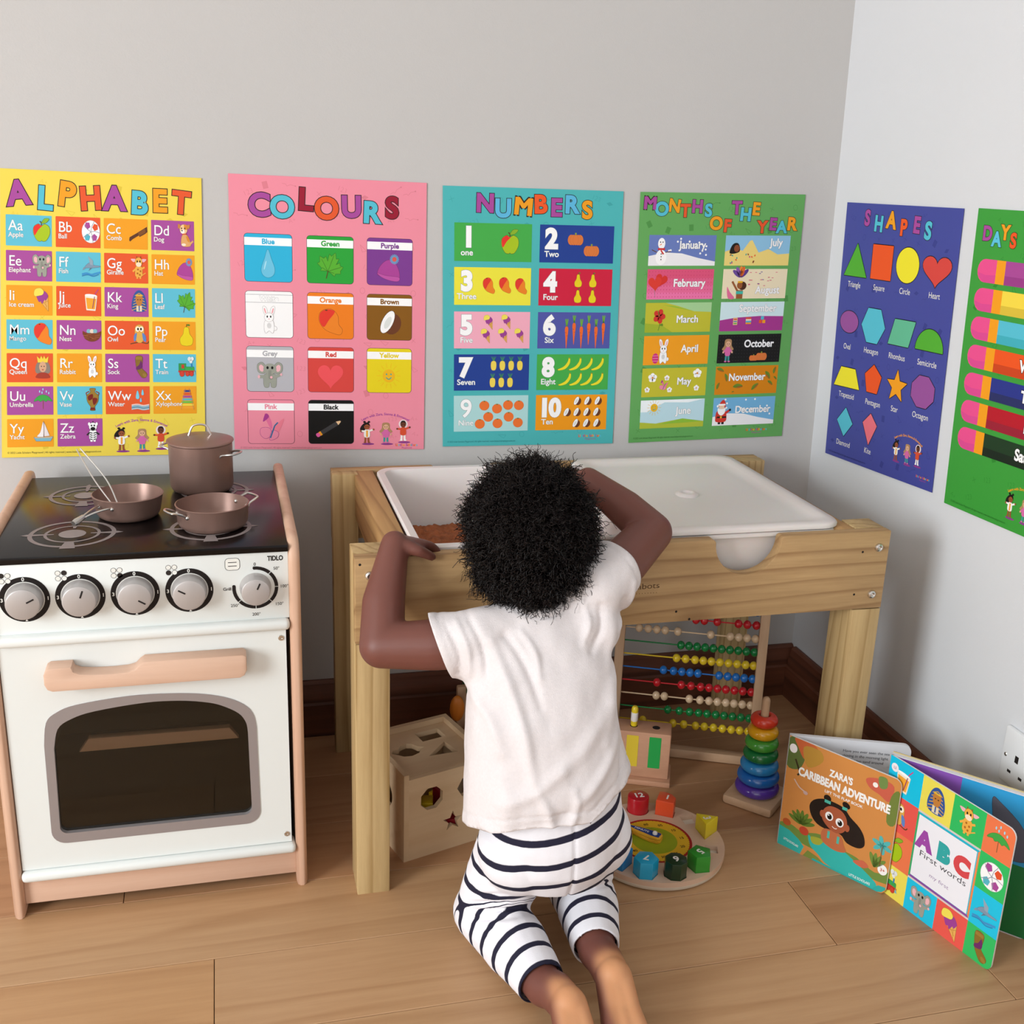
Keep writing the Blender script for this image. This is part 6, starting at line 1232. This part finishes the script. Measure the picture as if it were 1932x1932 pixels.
nt.links.new(an.outputs['Fac'], mx.inputs[0]); nt.links.new(mx.outputs[2], pb2.inputs['Base Color'])
CB(link_mesh('body', me, m_skin, child, 180))
# eyes
m_eye = mat('eye_white', 'f0ece6', .2); m_iris = mat('dark_iris', '1d100a', .15)
for s in (-1, 1):
    b = NB(); c = HC+V3((s*.026, .0625, .004)); ball(b, c, .0085, 10); e = CB(obj('eye', b, m_eye, child, 180))
    b = NB(); ball(b, c+V3((0, .0035, 0)), .0056, 8); obj('iris', b, m_iris, e, 180)
# --- T-shirt
b = NB()
loft(b, [(.11, .373, 1.180, .112, .094), (.20, .371, 1.186, .106, .090), (.28, .369, 1.196, .101, .082), (.35, .367, 1.212, .096, .073), (.405, .369, 1.232, .093, .062), (.442, .372, 1.248, .084, .050), (.466, .375, 1.258, .060, .041), (.478, .374, 1.262, .040, .036)], p=2.2)
chain(b, [(.335, 1.252, .446), SLp, (.262, 1.257, .4240), (.224, 1.265, .4200)], [.034, .0420, .0420, .0430]); chain(b, [(.410, 1.258, .460), SRp, (.480, 1.285, .503), (.510, 1.308, .515)], [.036, .0425, .0420, .0415])
ball(b, (.433, 1.250, .440), .046, 12); ball(b, (.306, 1.242, .410), .045, 12); ball(b, (.425, 1.256, .462), .038, 12)
me = remesh(b, .0030, 22, .6)
bm = NB(); bm.from_mesh(me)
def cut(bm, p, n_):   # removes what lies on the side n_ points to
    bmesh.ops.bisect_plane(bm, geom=bm.verts[:]+bm.edges[:]+bm.faces[:], plane_co=p, plane_no=n_, clear_outer=True)
def hemz(x, y): return .246-.35*(y-1.10)+.95*max(0.0, x-.405)+.012*math.sin((x-.30)*26)*.25
for v in bm.verts: v.co.z -= hemz(v.co.x, v.co.y)
cut(bm, V3((0, 0, 0)), V3((0, 0, -1)))
for v in bm.verts: v.co.z += hemz(v.co.x, v.co.y)
# sleeve ends and neck opening are cut locally: only verts beyond the plane and near the opening
def cutlocal(bm, p, n_, rad):
    p, n_ = V3(p), V3(n_).normalized()
    g = [f for f in bm.faces if (f.calc_center_median()-p).length < rad]
    vs = set(v for f in g for v in f.verts); es = set(e for f in g for e in f.edges)
    bmesh.ops.bisect_plane(bm, geom=list(vs)+list(es)+g, plane_co=p, plane_no=n_)
    rm = [f for f in bm.faces if (f.calc_center_median()-p).length < rad and (f.calc_center_median()-p).dot(n_) > 1e-5]
    bmesh.ops.delete(bm, geom=rm, context='FACES')
cutlocal(bm, (.247, 1.262, .4210), (-1, .10, -.38), .082); cutlocal(bm, (.482, 1.287, .504), (.85, .50, .34), .074)
NX_, NY_, NR_ = .372, 1.270, .0400
rm = [f for f in bm.faces if math.hypot(f.calc_center_median().x-NX_, f.calc_center_median().y-NY_) < NR_ and f.calc_center_median().z > .42]
bmesh.ops.delete(bm, geom=rm, context='FACES')
for v in bm.verts:
    if v.is_boundary and v.co.z > .42 and math.hypot(v.co.x-NX_, v.co.y-NY_) < NR_+.008:
        d = math.hypot(v.co.x-NX_, v.co.y-NY_); v.co.x = NX_+(v.co.x-NX_)*NR_/d; v.co.y = NY_+(v.co.y-NY_)*NR_/d
def relax_edge(bm, it):
    bv = [v for v in bm.verts if v.is_boundary]
    for _ in range(it):
        nc = {}
        for v in bv:
            nb_ = [e.other_vert(v) for e in v.link_edges if e.is_boundary]
            if len(nb_) == 2: nc[v] = v.co*.5+(nb_[0].co+nb_[1].co)*.25
        for v, c in nc.items(): v.co = c
bmesh.ops.remove_doubles(bm, verts=[v for v in bm.verts if v.is_boundary or any(e.other_vert(v).is_boundary for e in v.link_edges)], dist=.0012)
relax_edge(bm, 10)
me2 = bpy.data.meshes.new('shirt'); bm.to_mesh(me2); bm.free(); bpy.data.meshes.remove(me)
co = coords(me2); nm = normals(me2)
# cloth folds: each a soft ridge along a segment on the back, plus gentle noise
folds = [((.300, .445), (.335, .300), .0050, .007), ((.318, .452), (.350, .380), -.004, .005), ((.338, .455), (.352, .410), .003, .004), ((.455, .470), (.435, .330), .0035, .008), ((.475, .480), (.450, .400), -.0045, .006), ((.490, .500), (.462, .430), .0045, .005), ((.440, .480), (.425, .430), -.004, .005),
         ((.420, .482), (.415, .440), .0035, .004), ((.300, .270), (.370, .310), .004, .008), ((.370, .310), (.440, .370), .003, .010), ((.320, .245), (.385, .262), -.0035, .007), ((.340, .285), (.355, .230), .0040, .006), ((.385, .285), (.375, .240), .0035, .005), ((.395, .275), (.450, .330), .0045, .007),
         ((.280, .235), (.330, .222), .0055, .006), ((.330, .222), (.400, .232), .0050, .007), ((.400, .232), (.455, .285), .0050, .007), ((.275, .385), (.300, .330), .004, .007), ((.262, .462), (.272, .395), .0035, .004), ((.248, .460), (.262, .400), -.003, .004), ((.278, .466), (.290, .400), -.0035, .004), ((.425, .250), (.460, .310), -.004, .005), ((.300, .300), (.300, .240), .003, .010)]
X, Z = co[:, 0], co[:, 2]; disp = np.zeros(len(co)); back = nz((-nm[:, 1]+.1)*6)
for (x0, z0), (x1, z1), A, w in folds:
    dx, dz = x1-x0, z1-z0; L2_ = dx*dx+dz*dz; t_ = np.clip(((X-x0)*dx+(Z-z0)*dz)/L2_, 0, 1); bow = .006*np.sin(t_*PI)
    d = np.hypot(X-(x0+t_*dx)-bow, Z-(z0+t_*dz)); disp += 1.5*A*np.exp(-(d/w)**2)*(.35+.65*np.sin(np.clip(t_, .05, .95)*PI))*back
nse = np.array([mnoise.noise(V3((x*28, y*28, z*16)))*.0022+mnoise.noise(V3((x*60+9, y*60, z*30)))*.0010 for x, y, z in co]); disp += nse
hd = np.array([hemz(x, y)-z for x, y, z in co]); disp += .0016*np.exp(-((hd+.013)/.003)**2)*0+(-.0018)*np.exp(-((hd+.0150)/.0016)**2)
for p_, n__, wd in (((.247, 1.262, .421), (-1, .10, -.38), .072), ((.482, 1.287, .504), (.85, .50, .34), .066)):
    n__ = np.array(n__)/np.linalg.norm(n__); dd = (co-np.array(p_)); hh_ = dd@n__; near = np.linalg.norm(dd, axis=1) < wd; disp += near*(-.0014)*np.exp(-((hh_+.011)/.0014)**2)
dn = np.hypot(co[:, 0]-NX_, co[:, 1]-NY_); disp += (co[:, 2] > .43)*(-.0016)*np.exp(-((dn-NR_-.010)/.0014)**2)
flare = np.exp((hd)/.03)*.010*np.clip((X-.42)/.05, 0, 1)
co2 = co+nm*disp[:, None]; co2[:, 0] += flare; setco(me2, co2)
m_shirt = mat('cream_jersey', 'e0d9d9', .85, bump=.25, bscale=700, var=.025, vscale=260)
sh_ = CB(link_mesh('t_shirt', me2, m_shirt, child, 180)); md = sh_.modifiers.new('thick', 'SOLIDIFY'); md.thickness = .0020; md.offset = -1
# --- leggings
b = NB()
loft(b, [(.13, .385, 1.186, .070, .058), (.165, .385, 1.187, .086, .076), (.20, .385, 1.190, .0890, .080), (.24, .383, 1.194, .0860, .074), (.29, .380, 1.202, .082, .066)], p=2.1)
for s, H_, K_, A_, mid, am in ((-1, hipL, kL, aL, (.329, 1.150, .0500), .0295), (1, hipR, kR, aR, (.440, 1.195, .0540), .0295)):
    ball(b, V3(H_)+V3((s*.002, -.018, -.008)), .058, 14); chain(b, [V3(H_)+V3((0, -.004, -.01)), V3(H_).lerp(V3(K_), .55), K_], [.0565, .0500, .0455]); chain(b, [K_, mid, A_], [.0450, .0415, am]); ball(b, V3(K_)+V3((0, .006, -.002)), .0460, 12)
me = remesh(b, .0028, 5, .5)
bm = NB(); bm.from_mesh(me)
for A_, mid in ((aL, (.331, 1.150, .0500)), (aR, (.440, 1.195, .0540))):
    n_ = (V3(A_)-V3(mid)).normalized(); cutlocal(bm, V3(A_)-n_*.006, n_, .050)
relax_edge(bm, 4)
me2 = bpy.data.meshes.new('leg'); bm.to_mesh(me2); bm.free(); co = coords(me2); nm = normals(me2)
co[:, 2] = np.maximum(co[:, 2], .0025)
def segd(P, a, b_):
    a, b_ = np.array(a), np.array(b_); d = b_-a; t_ = np.clip(((P-a)@d)/(d@d), 0, 1); return np.linalg.norm(P-(a+t_[:, None]*d), axis=1), ((P-a)@d)/np.linalg.norm(d)
sv = np.zeros(len(co)); per = .0325
left = co[:, 0] < .385
for side, K_, A_, H_ in ((left, kL, aL, hipL), (~left, kR, aR, hipR)):
    ds, ts = segd(co, np.array(K_)+np.array((0, .0, 0)), A_); dt, _ = segd(co, np.array(H_)+np.array((0, .0, .03)), np.array(K_)+np.array((0, .03, .015)))
    shin = side & (ds/.043 < dt/.052) & (co[:, 2] < .115) & (co[:, 1] < K_[1]+.02)
    sh_up = co[:, 2]-.22*(co[:, 0]-.385)-.10*(co[:, 1]-1.19)
    seam = np.abs(co[:, 0]-.388)
    vv = np.where(shin, 2.62-(ts-.020)/.0275, (sh_up)/per); sv = np.where(side, vv, sv)
ed = np.empty(len(me2.edges)*2, np.int32); me2.edges.foreach_get('vertices', ed); ed = ed.reshape(-1, 2)
for _ in range(5):
    acc = sv.copy(); n_c = np.ones(len(sv)); np.add.at(acc, ed[:, 0], sv[ed[:, 1]]); np.add.at(acc, ed[:, 1], sv[ed[:, 0]]); np.add.at(n_c, ed[:, 0], 1); np.add.at(n_c, ed[:, 1], 1); sv = acc/n_c
cre = np.array([mnoise.noise(V3((x*30, y*30, z*30+5))) for x, y, z in co])*.0016
kneef = np.zeros(len(co))
for K_ in (kL, kR):
    dk = np.linalg.norm(co-(np.array(K_)+np.array((0, -.045, .045))), axis=1); kneef += .0035*np.sin((co[:, 1]*.6+co[:, 2])*520)*np.exp(-(dk/.028)**2)
seamd = -.0022*np.exp(-((co[:, 0]-.388)/.0022)**2)*nz((1.19-co[:, 1])*80)*(co[:, 2] > .10)
co2 = co+nm*(cre+kneef+seamd)[:, None]; setco(me2, co2)
at_ = me2.attributes.new('stripe', 'FLOAT', 'POINT'); at_.data.foreach_set('value', sv.astype(np.float32))
m_leg = mat('striped_cotton', 'eceaef', .85, bump=.2, bscale=800); nt = m_leg.node_tree; pb2 = nt.nodes['Principled BSDF']
an = nd(nt, 'ShaderNodeAttribute', attribute_name='stripe'); fr = nd(nt, 'ShaderNodeMath', operation='FRACT'); nt.links.new(an.outputs['Fac'], fr.inputs[0])
rp = nd(nt, 'ShaderNodeValToRGB'); rp.color_ramp.interpolation = 'LINEAR'; e = rp.color_ramp.elements; e[0].position = 0.0; e[0].color = lin('191830'); e[1].position = .27; e[1].color = lin('eceaef'); x = e.new(.235); x.color = lin('191830'); x = e.new(.975); x.color = lin('eceaef'); x = e.new(.995); x.color = lin('191830')
nt.links.new(fr.outputs[0], rp.inputs[0]); nt.links.new(rp.outputs[0], pb2.inputs['Base Color'])
lg = CB(link_mesh('leggings', me2, m_leg, child, 180)); md = lg.modifiers.new('thick', 'SOLIDIFY'); md.thickness = .0022; md.offset = -1
# --- hair: a lumpy cap with thousands of small curls
m_hair = mat('black_hair', '0a0706', .95, spec=.05)
m_curl = mat('brown_black_curls', '150d0b', .45, spec=.4)
b = NB(); HH = HC+V3((0, -.006, .006))
ball(b, HH, .0735, 24, (1.0, 1.08, 1.02)); ball(b, HH+V3((-.002, -.016, -.050)), .059, 16, (1.08, .92, .86)); ball(b, HH+V3((.000, .010, .050)), .045, 16, (1.0, 1.0, .8)); 
me = remesh(b, .0045, 2, .5); co = coords(me); nm = normals(me)
front = (co[:, 1]-HC.y > .030+.25*np.clip(co[:, 2]-HC.z, -.02, .06)*1.0) & (co[:, 2] < HC.z+.036)
dd = np.array([mnoise.noise(V3((x*70, y*70, z*70)))*.0035 for x, y, z in co]); dd = np.where(front, -.018, dd); setco(me, co+nm*dd[:, None])
hair = CB(link_mesh('hair', me, m_hair, child, 180))
rg = random.Random(21); Vs = []; Fs = []
def curl(p, n_, L_, r, turns, th_):
    n_ = V3(n_).normalized(); a = n_.orthogonal().normalized(); c = n_.cross(a); ph = rg.uniform(0, 2*PI); N = max(8, int(turns*7)); prev = []
    bend = V3((rg.uniform(-1, 1), rg.uniform(-1, 1), rg.uniform(-1.0, .4)))*L_*.35
    P = []
    for k in range(N+1):
        t_ = k/N; rr_ = r*(.4+.6*t_); an_ = ph+turns*2*PI*t_; P.append(V3(p)+n_*L_*t_+bend*t_*t_+a*rr_*math.cos(an_)+c*rr_*math.sin(an_))
    for k in range(N+1):
        d = (P[min(k+1, N)]-P[max(k-1, 0)]).normalized(); s1 = d.orthogonal().normalized(); s2 = d.cross(s1); w = th_*(1-.5*k/N)
        base_ = len(Vs)
        for q in range(3): an_ = 2*PI*q/3; Vs.append(P[k]+s1*w*math.cos(an_)+s2*w*math.sin(an_))
        if k:
            for q in range(3): Fs.append((base_-3+q, base_-3+(q+1) % 3, base_+(q+1) % 3, base_+q))
cnt = 0
while cnt < 8500:
    v = V3((rg.gauss(0, 1), rg.gauss(0, 1), rg.gauss(0, 1))).normalized()
    if v.y > .35+.5*max(0, v.z) and v.z < .55: continue
    if v.z < -.96: continue
    p = HH+V3((v.x*.0725, v.y*.078, v.z*.074)); 
    k_ = min(1, max(0, (-v.z-.05)/.55)); k_ = k_*k_*(3-2*k_); p = p.lerp(HH+V3((-.002+v.x*.075, -.016+v.y*.072, v.z*.089-.006)), k_)
    p = p+v*(.0095*mnoise.noise(v*3.1)+.004*mnoise.noise(v*8))
    edge = rg.random(); L_ = rg.uniform(.008, .019)
    if v.z > .75 and edge < .30: L_ = rg.uniform(.018, .030)
    elif edge < .05: L_ = rg.uniform(.018, .027)
    dirn = V3((v.x/.0725, v.y/.078, v.z/.074)).normalized()+V3((rg.uniform(-.5, .5), rg.uniform(-.5, .5), rg.uniform(-.6, .3)))
    curl(p, dirn, L_, rg.uniform(.0018, .0034), rg.uniform(1.0, 2.4), rg.uniform(.00050, .00085)); cnt += 1
for k in range(90):   # looser curls: a tuft on top and wisps by the nape and ears
    if k < 40: p = HH+V3((rg.uniform(-.030, .022), rg.uniform(-.01, .02), .078)); dn_ = V3((rg.uniform(-.4, .4), rg.uniform(-.3, .3), 1))
    elif k < 65: p = HH+V3((-.060+rg.uniform(-.006, .006), -.020+rg.uniform(-.01, .01), -.055+rg.uniform(-.012, .012))); dn_ = V3((-1, -.4, -.7))
    else: p = HH+V3((.070+rg.uniform(-.006, .006), rg.uniform(-.02, .02), rg.uniform(-.03, .02))); dn_ = V3((1, -.2, rg.uniform(-.4, .4)))
    curl(p, dn_, rg.uniform(.016, .028), rg.uniform(.0025, .0042), rg.uniform(1.5, 3.0),   .00055)
me = bpy.data.meshes.new('curls'); me.from_pydata(Vs, [], Fs); o = link_mesh('curls', me, m_curl, hair, 180); tag(o, kind='stuff')
